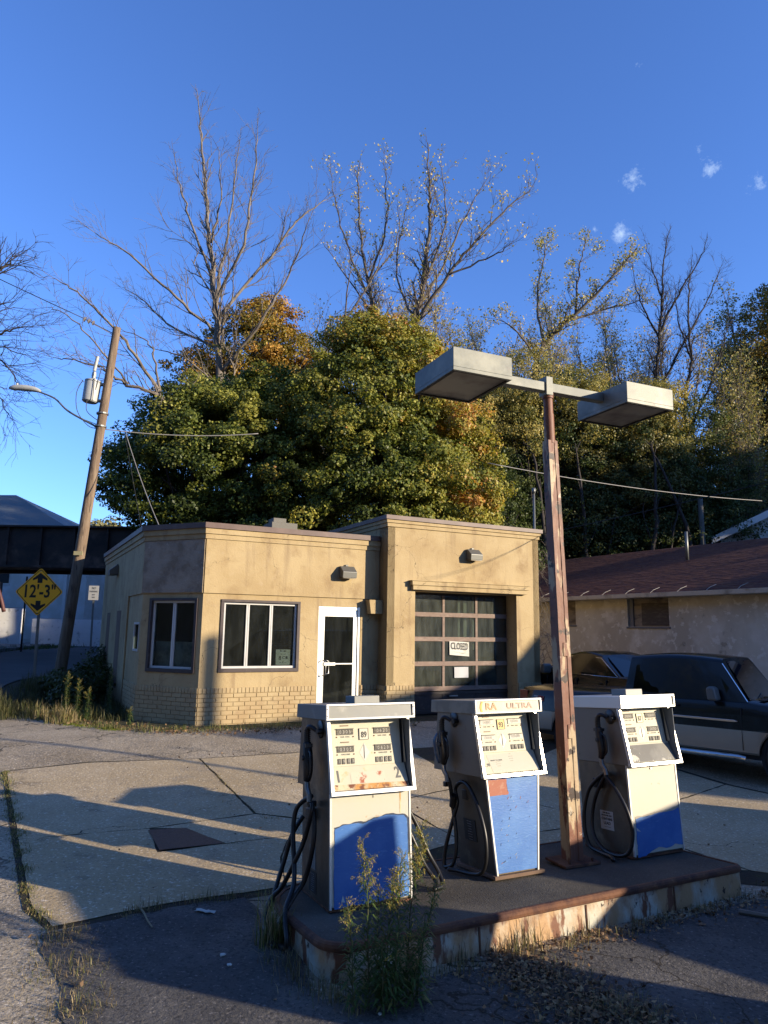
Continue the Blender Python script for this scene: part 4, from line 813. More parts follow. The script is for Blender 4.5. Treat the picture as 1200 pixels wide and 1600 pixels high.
# ---------------------------------------------------------------- vehicles
def loft(mb,ST,mi_of=None,close_bottom=False):
    n=len(ST[0][1])
    for side in (-1,1):
        vs=[(x,side*y,z) for x,pr in ST for (y,z) in pr]; fs=[];
        for i in range(len(ST)-1):
            for k in range(n-1):
                a,b,c,d=i*n+k,i*n+k+1,(i+1)*n+k+1,(i+1)*n+k
                fs.append(((a,d,c,b) if side<0 else (a,b,c,d)))
        mis=[(mi_of(k) if mi_of else 0) for i in range(len(ST)-1) for k in range(n-1)]
        b0=len(mb.v); mb.v+=[tuple(v) for v in vs]; mb.f+=[tuple(b0+i for i in f) for f in fs]; mb.m+=mis
        for i in (0,len(ST)-1):
            mb.v.append((ST[i][0],0,ST[i][1][0][1])); c0=len(mb.v)-1
            f=tuple(b0+i*n+k for k in range(n))+(c0,)
            mb.f.append(f if (side<0)==(i!=0) else f[::-1]); mb.m.append(0)
def wheel(par,x,y,r,side,width=.24):
    t_=MB(); s=side
    t_.lathe([(r*.62,-.0),(r*.66,0),(r*.93,.0),(r,.03),(r,width-.03),(r*.93,width),(r*.6,width)],(x,y,r),(0,-s,0),36); w_=t_.build('wheel',rubber,par,smooth=True,auto=35)
    q=MB(); q.lathe([(r*.60,.05),(r*.64,-.002),(r*.66,-.004),(r*.66,.012)],(x,y,r),(0,-s,0),36)
    for k in range(6):
        a=k*math.pi/3; c_=Vector((math.cos(a),0,math.sin(a))); pp=Vector((-math.sin(a),0,math.cos(a))); o=Vector((x,y,r))
        vs=[]
        for (rr_,ww,dy) in ((.06,.045,.02),(r*.61,.03,.01)):
            for sg in (-1,1): vs.append(o+c_*rr_+pp*ww*sg+Vector((0,-s*dy,0)))
        vs2=[v+Vector((0,-s*.04,0)) for v in vs]; q.add(vs+vs2,[(0,1,3,2),(4,6,7,5),(0,2,6,4),(1,5,7,3)])
    q.lathe([(0,.0),(.05,.0),(.06,.03),(.0,.035)],(x,y,r),(0,-s,0),16)
    q.build('rim',alu,w_,smooth=True,auto=30); q=MB(); q.lathe([(0,.08),(r*.6,.08),(r*.6,.09),(0,.09)],(x,y,r),(0,-s,0),24); q.build('brake_disc',darkint,w_); return w_
def car(label,cat,loc,rz,scale,P,name='parked_car'):
    c=thing(name,label,cat,loc,rz,scale=scale)
    r,wb,x0,x1,hw=P['r'],P['wb'],P['x0'],P['x1'],P['hw']; ar=r+.075; zs=P['zs']
    XS=sorted({x0,x0+.04,x0+.12,x1-.25,x1-.1,x1-.03,x1}|{x for x,_ in P['top']}|{cx+ar*math.cos(R(a)) for cx in (0,wb) for a in range(0,181,10)}|{x0+.3,wb/2,wb/2-.6,wb/2+.6})
    XS=[x for x in XS if x0<=x<=x1]
    def itp(T,x):
        for i in range(len(T)-1):
            if T[i][0]<=x<=T[i+1][0]: return T[i][1]+(T[i+1][1]-T[i][1])*(x-T[i][0])/max(1e-6,T[i+1][0]-T[i][0])
        return T[0][1] if x<T[0][0] else T[-1][1]
    ST=[]
    for x in XS:
        zb=P['zb']
        for cx in (0,wb):
            dx=abs(x-cx)
            if dx<ar: zb=max(zb,r+math.sqrt(max(0,ar*ar-dx*dx)))
        e=min(x-x0,x1-x); k=1-.10*max(0,1-e/.35)**2 - (.04*max(0,1-(x1-x)/.9)**2)
        tz=itp(P['top'],x); h=hw*k
        rows=[(h*.965,zb),(h*.985,max(zb,zb+.03)),(h,max(zb+.03,zs)),(h*.995,max(zb+.05,zs+.02)),(h*.985,max(zb+.08,zs+.22)),(h*.96,max(zb+.1,tz-.09)),(h*.935,max(zb+.11,tz-.02)),(h*.88,max(zb+.12,tz+.01)),(0,max(zb+.12,tz+P.get('crown',.03)))]
        ST.append((x,rows))
    b=MB(); loft(b,ST,(lambda k:1 if k<2 else 0) if P.get('two') else None)
    b.build('body',[carblack,carsilver] if P.get('two') else carblack,c,smooth=True,auto=28)
    ub=MB(); ub.box(x0+.15,x1-.2,-hw*.9,hw*.9,P['zb']-.08,P['zb']+.1) ; ub.build('underbody',darkint,c)
    for cx in (0,wb):
        wl=MB(); wl.lathe([(ar-.01,0),(ar-.01,.35)],(cx,-hw*.93,r),(0,1,0),24); wl.lathe([(ar-.01,0),(ar-.01,.35)],(cx,hw*.93,r),(0,-1,0),24); wl.build('wheel_well',darkint,c)
        for s in (-1,1): wheel(c,cx,s*(hw*.985),r,s)
    # greenhouse
    g=P['gh']; g_=MB()   # list of (x_bottom,x_top) outline: rear bottom, rear top, front top, front bottom ; z
    (xr0,zr0),(xr1,zr1),(xf1,zf1),(xf0,zf0)=g; hb,htp=hw*.93,hw*.74
    SN=[];n=14
    topc=[]
    for i in range(n+1):
        t=i/n; xb=xr0+(xf0-xr0)*t; xt=xr1+(xf1-xr1)*t; zb_=zr0+(zf0-zr0)*t; zt=zr1+(zf1-zr1)*t+P.get('arc',.05)*math.sin(math.pi*t)
        SN.append([(xb,hb,zb_-.04),(xt+(xb-xt)*.08,htp+(hb-htp)*.08,zt-.05),(xt+(xb-xt)*.02,htp*.97,zt-.01),(xt,htp*.88,zt+.015),(xt,0,zt+.035)])
    for s in (-1,1):
        vs=[(p[0],s*p[1],p[2]) for row in SN for p in row]; m=5
        fs=[((i*m+k,(i+1)*m+k,(i+1)*m+k+1,i*m+k+1) if s<0 else (i*m+k,i*m+k+1,(i+1)*m+k+1,(i+1)*m+k)) for i in range(n) for k in range(m-1)]
        g_.add(vs,fs)
        for i in (0,n):
            row=[(p[0],s*p[1],p[2]) for p in SN[i]]; row.append((SN[i][0][0],0,SN[i][0][2])); g_.add(row,[tuple(range(6)) if (s<0)==(i==n) else tuple(range(6))[::-1]])
    cab=g_.build('cab',carblack,c,smooth=True,auto=28)
    def SP(x,z,s,o=.004): # on the tumblehome plane: height z, lengthwise x
        zt=(zr1+zf1)/2; t=(z-(zr0-.04))/(zt-.05-(zr0-.04)); y=hb+(htp+(hb-htp)*.08-hb)*t; return (x,s*(y+o),z)
    for s in (-1,1):
        for poly in P['win']:
            q=MB(); vs=[SP(x,z,s) for x,z in poly]+[SP(x,z,s,-.01) for x,z in poly]; m=len(poly); fs=[tuple(range(m)) if s<0 else tuple(range(m))[::-1]]+[(i,(i+1)%m,m+(i+1)%m,m+i) for i in range(m)]
            q.add(vs,fs); q.build('side_window',carglass,cab)
        if P.get('trim'):
            q=MB(); q.tube([SP(x,z,s,.006) for x,z in P['trim']],.009,6); q.build('window_trim',chrome,cab,smooth=True)
        for x in P['seams']:
            q=MB(); q.box(x-.004,x+.004,s*hw*.95-.06 if s>0 else -hw*1.003,(hw*1.003 if s>0 else -hw*.95+.06),P['zb']+.06,zs+.35) ; q.build('door_gap',blackin,c)
        for x,z in P['handles']:
            q=MB(); q.tube([(x-.08,s*hw*.985,z),(x-.05,s*(hw*.985+.03),z),(x+.05,s*(hw*.985+.03),z),(x+.08,s*hw*.985,z)],.012,6); q.build('door_handle',carblack,c,smooth=True)
        x,z=P['mir']; q=MB(); q.prism([(0,.0),(-.02,.19),(.03,.22),(.11,.2),(.15,.0)],s*(hw*.93),s*(hw*.93+.24),f=lambda a,t:(x+a[0],t,z+a[1])); q.build('wing_mirror',greymir,c,bevel=.03)
    # glass front and back
    def endglass(i,nm_,mat_,inset=.08):
        row=SN[i]; sg=1 if i else -1
        a,b_=row[0],row[3]; 
        def E(t,yy): 
            x=a[0]+(b_[0]-a[0])*t+sg*.006; z=a[2]+.04+(b_[2]-a[2]-.04)*t+.0; y=(a[1]+(b_[1]-a[1])*t-inset)*yy; return (x,y,z)
        q=MB(); q.add([E(.06,-1),E(.06,1),E(.94,1),E(.94,-1)],[(0,1,2,3) if sg>0 else (3,2,1,0)]); q.build(nm_,mat_,cab)
    endglass(n,'windshield',windsh); endglass(0,'rear_window',carglass)
    return c,hw
# black pickup: x forward, rear axle at the origin
tr,hw=car('black and pewter extended-cab pickup truck parked beside the right-hand pump','pickup truck',(3.66,12.37,.06),-43.4,.86,
 dict(r=.39,wb=3.64,x0=-1.15,x1=4.62,hw=.99,zb=.42,zs=.78,two=True,top=[(-1.15,1.17),(.55,1.19),(.62,1.20),(3.05,1.22),(3.2,1.20),(4.3,1.12),(4.62,1.02)],crown=.04,
 gh=[(.98,1.18),(1.08,1.86),(2.62,1.86),(3.08,1.20)],arc=.05,
 win=[[(1.14,1.27),(1.18,1.72),(1.60,1.73),(1.60,1.26)],[(1.72,1.26),(1.72,1.73),(2.50,1.72),(2.84,1.32),(2.75,1.26)]],
 seams=[.96,1.66,2.95],handles=[(1.9,1.10)],mir=(2.5,1.22)),name='pickup_truck')
q=MB()
for s in (-1,1): q.box(-1.12,4.5,0,0,0,0) if 0 else None
for s in (-1,1): q.prism([(.55,.90),(2.85,.90),(2.9,.915),(2.85,.935),(.55,.935)],s*hw*.99,s*(hw+.018),f=lambda a,t:(a[0],t,a[1]))
q.build('side_moulding',chrome,tr,bevel=.003)
q=MB()
for s in (-1,1): q.tube([(.55,s*(hw+.07),.36),(.65,s*(hw+.09),.38),(2.9,s*(hw+.09),.38),(3.0,s*(hw+.07),.36)],.045,12); q.box(.8,.86,s*hw*.8-.0,s*(hw+.06),.36,.40) if s>0 else q.box(.8,.86,-(hw+.06),-hw*.8,.36,.40)
q.build('side_step',chrome,tr,smooth=True,auto=40)
q=MB(); q.box(.615,.63,-hw*.86,hw*.86,1.18,1.2); 
for s in (-1,1): q=MB(); q.box(-1.175,-1.0,min(s*hw*.76,s*hw*.945),max(s*hw*.76,s*hw*.945),.80,1.14); q.build('tail_light',redlamp,tr,bevel=.006)
q=MB(); q.box(-1.27,-1.12,-hw*.9,hw*.9,.50,.66); q.build('rear_bumper',chrome,tr,bevel=.02)
q=MB(); q.box(4.58,4.72,-hw*.9,hw*.9,.48,.66); q.build('front_bumper',chrome,tr,bevel=.02)
q=MB(); q.box(4.53,4.6,-hw*.85,-hw*.5,.75,.98); q.box(4.53,4.6,hw*.5,hw*.85,.75,.98); q.build('headlight',amber,tr,bevel=.01)
q=MB(); q.box(4.56,4.63,-hw*.48,hw*.48,.72,.98); q.build('grille',greymir,tr,bevel=.01)
q=MB(); q.tube([(3.35,.75,1.2),(3.3,.77,1.95)],.004,5); q.build('aerial',blackp,tr)
for t_2,m_,xx in (('Z',bluewhite,-.78),('71',M('decal_red',(.6,.05,.03),.4),-.66)): text('decal',t_2,.14,m_,tr,(xx,-hw*1.0,1.0),(1,0,0),(0,.05,1),bold=.004,italic=1)
q=MB()
for s in (-1,1): q.tube([(3.04,s*hw*.92,1.22),(2.64,s*hw*.77,1.80)],.008,6)
q.build('pillar_trim',chrome,tr); q=MB(); q.box(3.16,3.24,-.75,.75,1.235,1.25); q.tube([(3.15,-.5,1.25),(2.95,.1,1.34)],.008,6); q.tube([(3.15,.1,1.25),(2.95,.7,1.34)],.008,6); q.build('wiper',blackp,tr)
# dark sedan behind the pickup bed
sd_,hw2=car('dark sedan with chrome window trim parked between the pickup and the grey building','car',(5.1,14.55,.30),118,.90,
 dict(r=.33,wb=2.75,x0=-1.0,x1=3.75,hw=.92,zb=.24,zs=.55,top=[(-1.,.92),(-.6,.98),(0,.98),(2.3,.93),(2.6,.92),(3.4,.78),(3.75,.62)],
 gh=[(-.45,.94),(.35,1.40),(1.35,1.40),(2.35,.92)],arc=.07,
 win=[[(.02,.99),(.36,1.33),(.86,1.36),(.86,.98)],[(.94,.98),(.94,1.36),(1.4,1.33),(1.95,1.0),(1.8,.97)],[(-.22,.99),(.27,1.28),(-.04,.99)]],trim=[(-.26,.975),(.32,1.35),(.9,1.385),(1.42,1.36),(2.02,.985),(-.26,.965)],
 seams=[.0,.9,1.9],handles=[(.2,.82),(1.1,.82)],mir=(1.8,.95)),name='parked_sedan')
# ---------------------------------------------------------------- long grey building on the right
rb=thing('long_grey_building','long low grey building with peeling paint and dark red shingle roof behind the cars','building',(4.88,21.62,.3),-60.1)
q=MB(); panel(q,(-6.6,0),(1,0),22.6,-.5,2.62,[(9.77,11.06,1.9,2.62),(7.1,7.9,1.94,2.62)],.2); panel(q,(16,0),(0,1),9.8,-.5,2.62,[],.2); panel(q,(-6.6,9.8),(0,-1),9.8,-.5,2.62,[],.2)
for x in (-6.6,16): q.prism([(0,2.62),(9.8,2.62),(9.8,3.3),(6.0,4.5)],x-.0,x+.15 if x<0 else x-.15,f=lambda p,t:(t,p[0],p[1]))
q.build('wall',greywall,rb)
for x0,x1,z0 in ((3.17,4.46,1.9),(.5,1.3,1.94)):
    w_=MB(); w_.box(x0,x1,.09,.11,z0,2.62); o=w_.build('boarded_window',ply,rb); w_=MB(); w_.box(x0,x0+.14,.05,.088,z0,2.62); w_.box(x0-.03,x1+.03,-.03,.05,z0-.05,z0-.005); w_.build('frame',M('blue_grey_jamb',(.2,.22,.25),.6),o)
    if x0>3: w_=MB(); w_.box(x0+.4,x1-.02,.07,.086,z0+.03,2.5); w_.build('patch_board',M('brown_board',(.12,.10,.085),.8,layers=[dict(c=(.19,.165,.13),s=6,lo=.5,hi=.65,st=(1,1,4))]),o)
q=MB(); e=-.35
q.add([(-7,e,2.62),(16.3,e,2.62),(16.3,6.1,4.58),(-7,6.1,4.58),(-7,e,2.72),(16.3,e,2.72),(16.3,6.1,4.70),(-7,6.1,4.70),(16.3,10.2,3.35),(-7,10.2,3.35),(16.3,10.2,3.22),(-7,10.2,3.22)],
 [(3,2,1,0),(4,5,6,7),(0,1,5,4),(7,6,8,9),(2,3,11,10),(1,2,10,8,6,5),(0,4,7,9,11,3),(8,10,11,9)])
q.build('roof',shing,rb)
tb=MB(); slope=(4.70-2.72)/(6.1+.35); rr=random.Random(2)
k=0; y=-.35
while y<5.95:
    z=2.72+(y+.35)*slope; x=-7-rr.uniform(0,.3)
    while x<16.3:
        L_=rr.uniform(.25,.36); x2=min(x+L_-.008,16.28); xx=max(x,-6.99)
        if x2>xx+.02:
            h=rr.uniform(.004,.012); tb.add([(xx,y-.004,z+h),(x2,y-.004,z+h),(x2,y+.2,z+.2*slope+.003),(xx,y+.2,z+.2*slope+.003),(xx,y-.004,z-.01),(x2,y-.004,z-.01)],[(0,1,2,3),(4,5,1,0)])
        x+=L_
    y+=.17
tb.build('shingles',shing,rb)
q=MB(); q.prism([(-.37,2.60),(-.47,2.62),(-.49,2.72),(-.47,2.72),(-.455,2.64),(-.37,2.63)],-7,16.3,f=lambda p,t:(t,p[0],p[1])); 
for i in range(26):
    x=-3.5+i*.78; q.tube([(x,-.46,2.72),(x+.05,-.40,2.79),(x+.12,-.25,2.86)],.006,5)
q.build('gutter',gutterm,rb); q=MB(); q.tube([(2.6,3.3,3.9),(2.6,3.3,4.75)],.05,10); q.build('roof_vent',post_st,rb,smooth=True)
gh2=thing('gabled_house','house gable with white fascia showing above the dark red roof on the right','house',(20.7,32.3,4.85),-6)
q=MB(); q.prism([(-5,-3),(5,-3),(5,1.6),(0,4.0),(-5,1.6)],0,4.5,f=lambda p,t:(p[0],t,p[1])); q.build('wall',siding,gh2)
q=MB(); q.prism([(-5.5,1.35),(0,4.05),(5.5,1.35),(5.5,1.6),(0,4.3),(-5.5,1.6)],-.5,4.9,f=lambda p,t:(p[0],t,p[1])); q.build('roof',slate,gh2)
q=MB(); q.prism([(-5.6,1.30),(0,4.02),(5.6,1.30),(5.6,1.62),(0,4.36),(-5.6,1.62)],-.55,-.51,f=lambda p,t:(p[0],t,p[1])); q.build('fascia',whitev,gh2)
# ---------------------------------------------------------------- utility pole
up_=thing('utility_pole','leaning weathered utility pole with a transformer can and street light arm','utility pole',(-7.98,18,.8),0)
q=MB(); q.tube([(0,0,-.3),(.30,0,3.5),(.56,0,6.8),(.735,0,9.1)],[.145,.13,.115,.10],16); q.build('pole',wood,up_,smooth=True,auto=40)
def PX(z): return .735*z/9.1
q=MB(); q.lathe([(.0,-.30),(.17,-.30),(.2,-.27),(.205,.22),(.19,.25),(.21,.26),(.21,.29),(.12,.33),(0,.34)],(PX(7.3)-.38,-.02,7.3),(.08,0,1),24); q.build('transformer',transg,up_,smooth=True,auto=35)
q=MB(); q.lathe([(.035,0),(.06,.02),(.05,.08),(.06,.12),(.05,.2),(.05,.22)],(PX(7.3)-.36,-.02,7.62),(.05,0,1),12); q.build('bushing',transg,up_,smooth=True,auto=40)
q=MB(); q.tube([(PX(8.0)-.42,0,7.88),(PX(8.0)-.36,0,8.28)],.045,10); q.tube([(PX(8.0)-.38,0,8.05),(PX(8.0)-.05,0,7.98)],.012,6); q.build('cutout_fuse',transg,up_,smooth=True,auto=40)
q=MB()
for z_ in (7.05,7.5): q.box(PX(z_)-.22,PX(z_)-.08,-.05,.05,z_-.03,z_+.03)
for z_ in (6.35,6.7): q.tube([(PX(z_),0,z_-.02),(PX(z_),0,z_+.02)],.155,14)
q.build('bracket',post_st,up_)
q=MB(); 
for k_ in range(3): q.lathe([(0,0),(.07,.02),(.04,.05),(0,.05)],(PX(8.9)-.85+.12*k_,0,9.32-.05*k_),(-1,0,.4),12)
q.tube([(PX(8.9)-.1,0,8.95),(PX(8.9)-.95,0,9.38)],.012,6); q.build('insulator',M('brown_grey_porcelain',(.22,.2,.2),.3),up_,smooth=True,auto=40)
q=MB(); q.tube([(PX(6.3)-.1,0,6.35),(-.35,0,6.75),(-.75,0,7.10),(-1.2,0,7.28)],[.025,.025,.022,.022],8,sm=5); q.tube([(PX(6.1)-.1,0,6.42),(-.1,0,6.6)],.01,6)
la=q.build('lamp_arm',post_st,up_,smooth=True)
q=MB(); q.tube([(-1.15,0,7.29),(-1.3,0,7.34),(-1.6,0,7.38),(-1.85,0,7.38),(-1.98,0,7.37)],[.035,.07,.085,.075,.03],10,sm=3); q.tube([(-1.78,0,7.44),(-1.78,0,7.5)],.03,8)
q.build('street_light_head',transg,la,smooth=True,auto=50)
q=MB(); 
for pts in ([(PX(7.3)-.55,-.2,7.55),(PX(7.3)-.68,-.22,7.2),(PX(7)-.6,-.2,6.7),(PX(6.5)-.3,-.1,6.35),(PX(6.3),-.15,6.25)],[(PX(7.3)-.4,-.2,7.0),(PX(7)-.35,-.2,6.7),(PX(6.5),-.15,6.45)],[(PX(7.3)-.25,-.22,7.6),(PX(7.3)-.24,-.22,7.0)],[(PX(7.3)-.1,-.16,7.95),(PX(7)-.2,-.15,7.3)]): q.tube(pts,.010,5,sm=5)
q.build('jumper_wire',wireb,up_)
q=MB(); q.box(.18,.40,-.18,-.16,2.95,3.05); q.build('tag_plate',M('pale_tag',(.5,.45,.25),.5),up_)
def wire(label,a,b,sag,r,mat,n=24,cat='wire'):
    a,b=Vector(a),Vector(b); q=MB(); q.tube([a.lerp(b,i/n)-Vector((0,0,sag*4*(i/n)*(1-i/n))) for i in range(n+1)],r,5); return tag(q.build('overhead_wire',mat,smooth=True),label,cat)
T0=Vector((-7.98,18,.8))
wire('thin wire running up and away left from the top of the leaning utility pole',T0+Vector((PX(8.9)-.95,0,9.38)),(-24,14,17.5),.3,.012,wireb)
wire('pale twisted service cable from the utility pole into the dark maple',T0+Vector((.5,0,6.3)),(-3.6,19.5,7.45),.12,.014,wirem)
wire('pale service drop from the utility pole down to the station roof',T0+Vector((1.15,.1,6.22)),(-5.05,16.2,4.05),.12,.012,wirem)
wire('thin dark wire hanging straight down beside the pole to the station roof',T0+Vector((1.13,.1,6.2)),(-5.9,17.6,3.8),.02,.006,wireb)
wire('pale wire crossing behind the lamp post from the station to the dark trees',(2.9,19.5,6.7),(13.0,24,6.6),.15,.014,wirem)
wire('thin cable fixed to the right corner of the station and running off to the right',(3.35,15.9,4.15),(14.0,9.5,6.6),.15,.008,wireb)
# ---------------------------------------------------------------- signs
sg=thing('clearance_sign','yellow diamond clearance sign reading 12 feet 3 inches beside the leaning pole','road sign',(-7.72,16.2,.75),0)
q=MB(); q.prism([(-.03,-.02),(.03,-.02),(.03,.0),(.012,.02),(-.012,.02),(-.03,0)],-.4,2.3,f=lambda p,t:(p[0]-.022*t,p[1],t)); q.build('post',post_st,sg)
def rdiamond(h,r,n=5):
    out=[]
    for k_ in range(4):
        a0=90*k_; c=(math.cos(R(a0))*(h-r*1.414),math.sin(R(a0))*(h-r*1.414))
        for i in range(n+1): a=R(a0-45+90*i/n); out.append((c[0]+r*math.cos(a),c[1]+r*math.sin(a)))
    return out
cz=1.99; cx_=-.06
f=lambda p,t:(cx_+p[0],t,cz+p[1])
q=MB(); q.prism(rdiamond(.545,.05),-.032,-.026,f); pl=q.build('sign_plate',signy,sg)
q=MB(); o=rdiamond(.52,.045); i_=rdiamond(.50,.04); n=len(o)
q.add([(cx_+x,-.0335,cz+y) for x,y in o]+[(cx_+x,-.0335,cz+y) for x,y in i_],[(k_,(k_+1)%n,n+(k_+1)%n,n+k_) for k_ in range(n)]); q.build('border',signb,pl)
q=MB()
for s in (1,-1):
    A_=[(0,.43),(.165,.30),(.165,.255),(.055,.30),(.055,.20),(-.055,.20),(-.055,.30),(-.165,.255),(-.165,.30)]
    pts=[(x,y*s) for x,y in A_]; q.prism(pts if s>0 else pts[::-1],-.0345,-.0325,f)
q.build('arrow',signb,pl)
text('numerals','12\'-3"',.40,signb,pl,(cx_+.0,-.034,cz+.0),(1,0,0),(0,0,1),xs=.80,bold=.008)
q=MB(); 
for z_ in (.46,-.46): q.tube([(cx_,-.040,cz+z_),(cx_,-.03,cz+z_)],.012,8)
q.build('bolt',steel,pl)
npz=thing('no_parking_sign','small white no parking sign on a thin post beyond the station corner','road sign',(-8.85,22,.80),0)
q=MB(); q.prism([(-.025,-.015),(.025,-.015),(.025,.01),(-.025,.01)],-.4,2.1,f=lambda p,t:(p[0]-.02*t,p[1],t)); q.build('post',post_st,npz)
q=MB(); q.box(-.20,.11,-.03,-.024,1.98,2.42); pl=q.build('sign_plate',M('white_sign_face',(.6,.6,.56),.5),npz,bevel=.002)
for t_2,z_,k_ in (('NO',2.34,.10),('PARKING',2.24,.075),('ANY',2.14,.06),('TIME',2.06,.06)): text('lettering',t_2,k_,ink,pl,(-.045,-.032,z_),(1,0,0),(0,0,1),xs=.8)
sp2=thing('bare_sign_post','bare dark metal post across the street from the clearance sign','post',(-15.7,31.5,.9),0)
q=MB(); q.tube([(0,0,-.3),(-.05,0,3.2)],.04,8); q.build('post',wireb,sp2,smooth=True)
# ---------------------------------------------------------------- rail bridge
br=thing('rail_bridge','dark sooty steel plate girder rail bridge crossing over the street','bridge',(-19,29.6,0),-1)
q=MB()
for y in (0,3.6): q.box(-14,13,y+.1,y+.16,4.45,6.05)
gq=q.build('girder_web',girder,br)
q=MB()
for y in (0,3.6):
    q.box(-14,13,y-.08,y+.34,6.05,6.12); q.box(-14,13,y-.08,y+.34,4.36,4.45)
    for i in range(20):
        x=-13.6+i*1.4; q.box(x,x+.09,y+.0,y+.1,4.45,6.05)
        if y==0:
            for j in range(9): q.tube([(x+.045,-.015,4.6+j*.17),(x+.045,.0,4.6+j*.17)],.022,6)
q.build('flange_and_stiffener',girder,br)
q=MB(); q.box(-14,13,.4,3.6,4.5,4.8); q.build('deck',girder,br)
q=MB(); q.box(-14,13,.9,.97,4.8,5.0); q.box(-14,13,2.4,2.47,4.8,5.0); q.build('rail',rustm,br)
for i,x in enumerate((9.3,-3.2)):
    q=MB(); q.box(x,x+1.4,-.4,4.4,.3,4.34) if i==0 else q.box(x-.6,x+.6,-.2,4.2,.3,4.34); q.build('abutment',stone,br,bevel=.05)
# ---------------------------------------------------------------- houses and walls beyond the bridge
hs=thing('white_sided_house','white clapboard house with dark slate roof showing above and below the rail bridge','house',(-30,46,1.0),-4)
q=MB(); q.box(-3,11.2,0,9,-.5,6.2); q.build('wall',siding,hs)
cl=MB()
for i in range(38): cl.prism([(0,0),(-.028,0),(-.008,.17)],-3.02,11.22,f=lambda p,t:(t,-.002+p[0],.1+i*.165+p[1]))
for i in range(38): cl.prism([(0,0),(.028,0),(.008,.17)],-.02,9.02,f=lambda p,t:(11.202+p[0],t,.1+i*.165+p[1]))
cl.build('clapboard',siding,hs)
q=MB(); A_=[(-3.6,-.6,6.1),(11.8,-.6,6.1),(11.8,9.6,6.1),(-3.6,9.6,6.1),(-3.6,4.5,10.2),(3.2,4.5,10.2)]
q.add(A_,[(0,1,5,4),(1,2,5),(2,3,4,5),(3,0,4),(3,2,1,0)]); q.build('roof',slate,hs)
q=MB(); q.box(5.2,6.1,-.06,-.03,3.6,4.9); w_=q.build('window',darkint,hs); 
q=MB(); q.box(5.1,6.2,-.08,-.035,4.9,5.0); q.box(5.1,6.2,-.08,-.035,3.5,3.6); q.build('frame',whitev,w_)
q=MB(); q.box(9.8,10.0,-.16,-.03,-.3,6.1); q.build('corner_drainpipe',whitev,hs)
for lab,x0,x1,y,z1,rz in (('whitewashed block wall standing left of the clearance sign across the street',-23.8,-20.3,40.6,2.9,-3),('long low whitewashed wall across the street behind the clearance sign',-20.2,-15.3,41.5,2.35,-3)):
    q=MB(); 
    L_=x1-x0; q.box(0,L_,0,.35,-.6,z1-1.0)
    for j in range(int((z1-1)/.2)):
        q.box(.0,L_+.01,-.006,-.001,j*.2+.01,j*.2+.19)
    tag(q.build('block_wall',whitewall,None,(x0,y,1.0),rz,bevel=.03),lab,'wall')
pa=thing('arched_porch','dark red arched porch end at the left edge of the street','porch',(-21.9,39.9,2.0),0)
q=MB(); q.tube([(-1.2,0,.9),(-1.1,0,2.2),(-.6,0,2.75),(.0,0,2.6),(.5,0,1.7),(.85,0,.7)],.11,8,sm=5); q.build('arch',M('dark_red_arch',(.12,.04,.035),.6),pa,smooth=True)
q=MB(); q.box(-1.1,.0,.1,1.2,.7,2.4); q.build('porch_back',darkint,pa)
h2=thing('small_grey_roofed_house','small house with blue grey roof and white gable beyond the bridge','house',(-21.5,58,1.2),-10)
q=MB(); q.prism([(-3,-.5),(3,-.5),(3,3.0),(0,4.9),(-3,3.0)],0,7,f=lambda p,t:(p[0],t,p[1])); q.build('wall',siding,h2)
q=MB(); q.prism([(-3.5,2.7),(0,5.0),(3.5,2.7),(3.5,2.9),(0,5.25),(-3.5,2.9)],-.5,7.5,f=lambda p,t:(p[0],t,p[1])); q.build('roof',slate,h2)
h3=thing('dark_shed','low dark shed at the end of the street under the bridge','shed',(-17.5,60,1.2),-10)
q=MB(); q.box(-2.0,5,0,5,-.5,2.6); q.build('wall',darkint,h3); q=MB(); q.prism([(-.4,2.6),(5.4,2.6),(5.4,2.8),(2.5,4.4),(-.4,2.8)],-2.3,5.3,f=lambda p,t:(t,p[0],p[1])); q.build('roof',slate,h3)
# ---------------------------------------------------------------- trees
BARE1=[
  ([(-6.4,28.0,7.61),(-6.78,28.0,11.36),(-7.14,28.0,14.71),(-7.39,28.0,16.71),(-7.85,28.3,19.85),(-8.25,28.5,22.45),(-8.58,28.6,24.75)],(0.186,0.028)),
  ([(-7.11,28.0,14.14),(-8.58,27.0,15.19),(-10.33,26.5,16.7),(-11.6,26.0,17.36)],(0.068,0.017)),
  ([(-7.26,28.0,15.27),(-7.22,29.0,18.16),(-6.96,29.0,21.25),(-6.85,29.0,23.16)],(0.074,0.017)),
  ([(-7.24,28.0,15.56),(-5.97,27.0,17.62),(-5.7,27.0,20.52),(-5.6,27.0,22.46)],(0.074,0.017)),
  ([(-7.09,28.0,14.71),(-5.25,29.0,18.04),(-4.04,29.0,19.9),(-2.84,29.5,21.27)],(0.081,0.017)),
  ([(-6.84,28.0,12.46),(-5.03,27.0,14.28),(-4.07,27.0,16.24),(-3.24,26.0,17.91)],(0.074,0.017)),
  ([(-6.97,28.0,13.44),(-9.27,29.0,14.83),(-10.78,29.5,16.24),(-11.87,30.0,17.08)],(0.062,0.011)),
  ([(-7.37,28.0,16.42),(-8.27,27.5,18.75),(-8.92,27.5,20.51),(-9.4,28.0,22.38)],(0.062,0.011)),
  ([(-6.79,28.0,11.64),(-8.03,27.0,12.6),(-9.33,27.0,12.99)],(0.050,0.011)),
  ([(-7.55,28.0,18.18),(-7.09,27.3,20.11),(-7.26,27.0,21.98)],(0.050,0.011)),
]
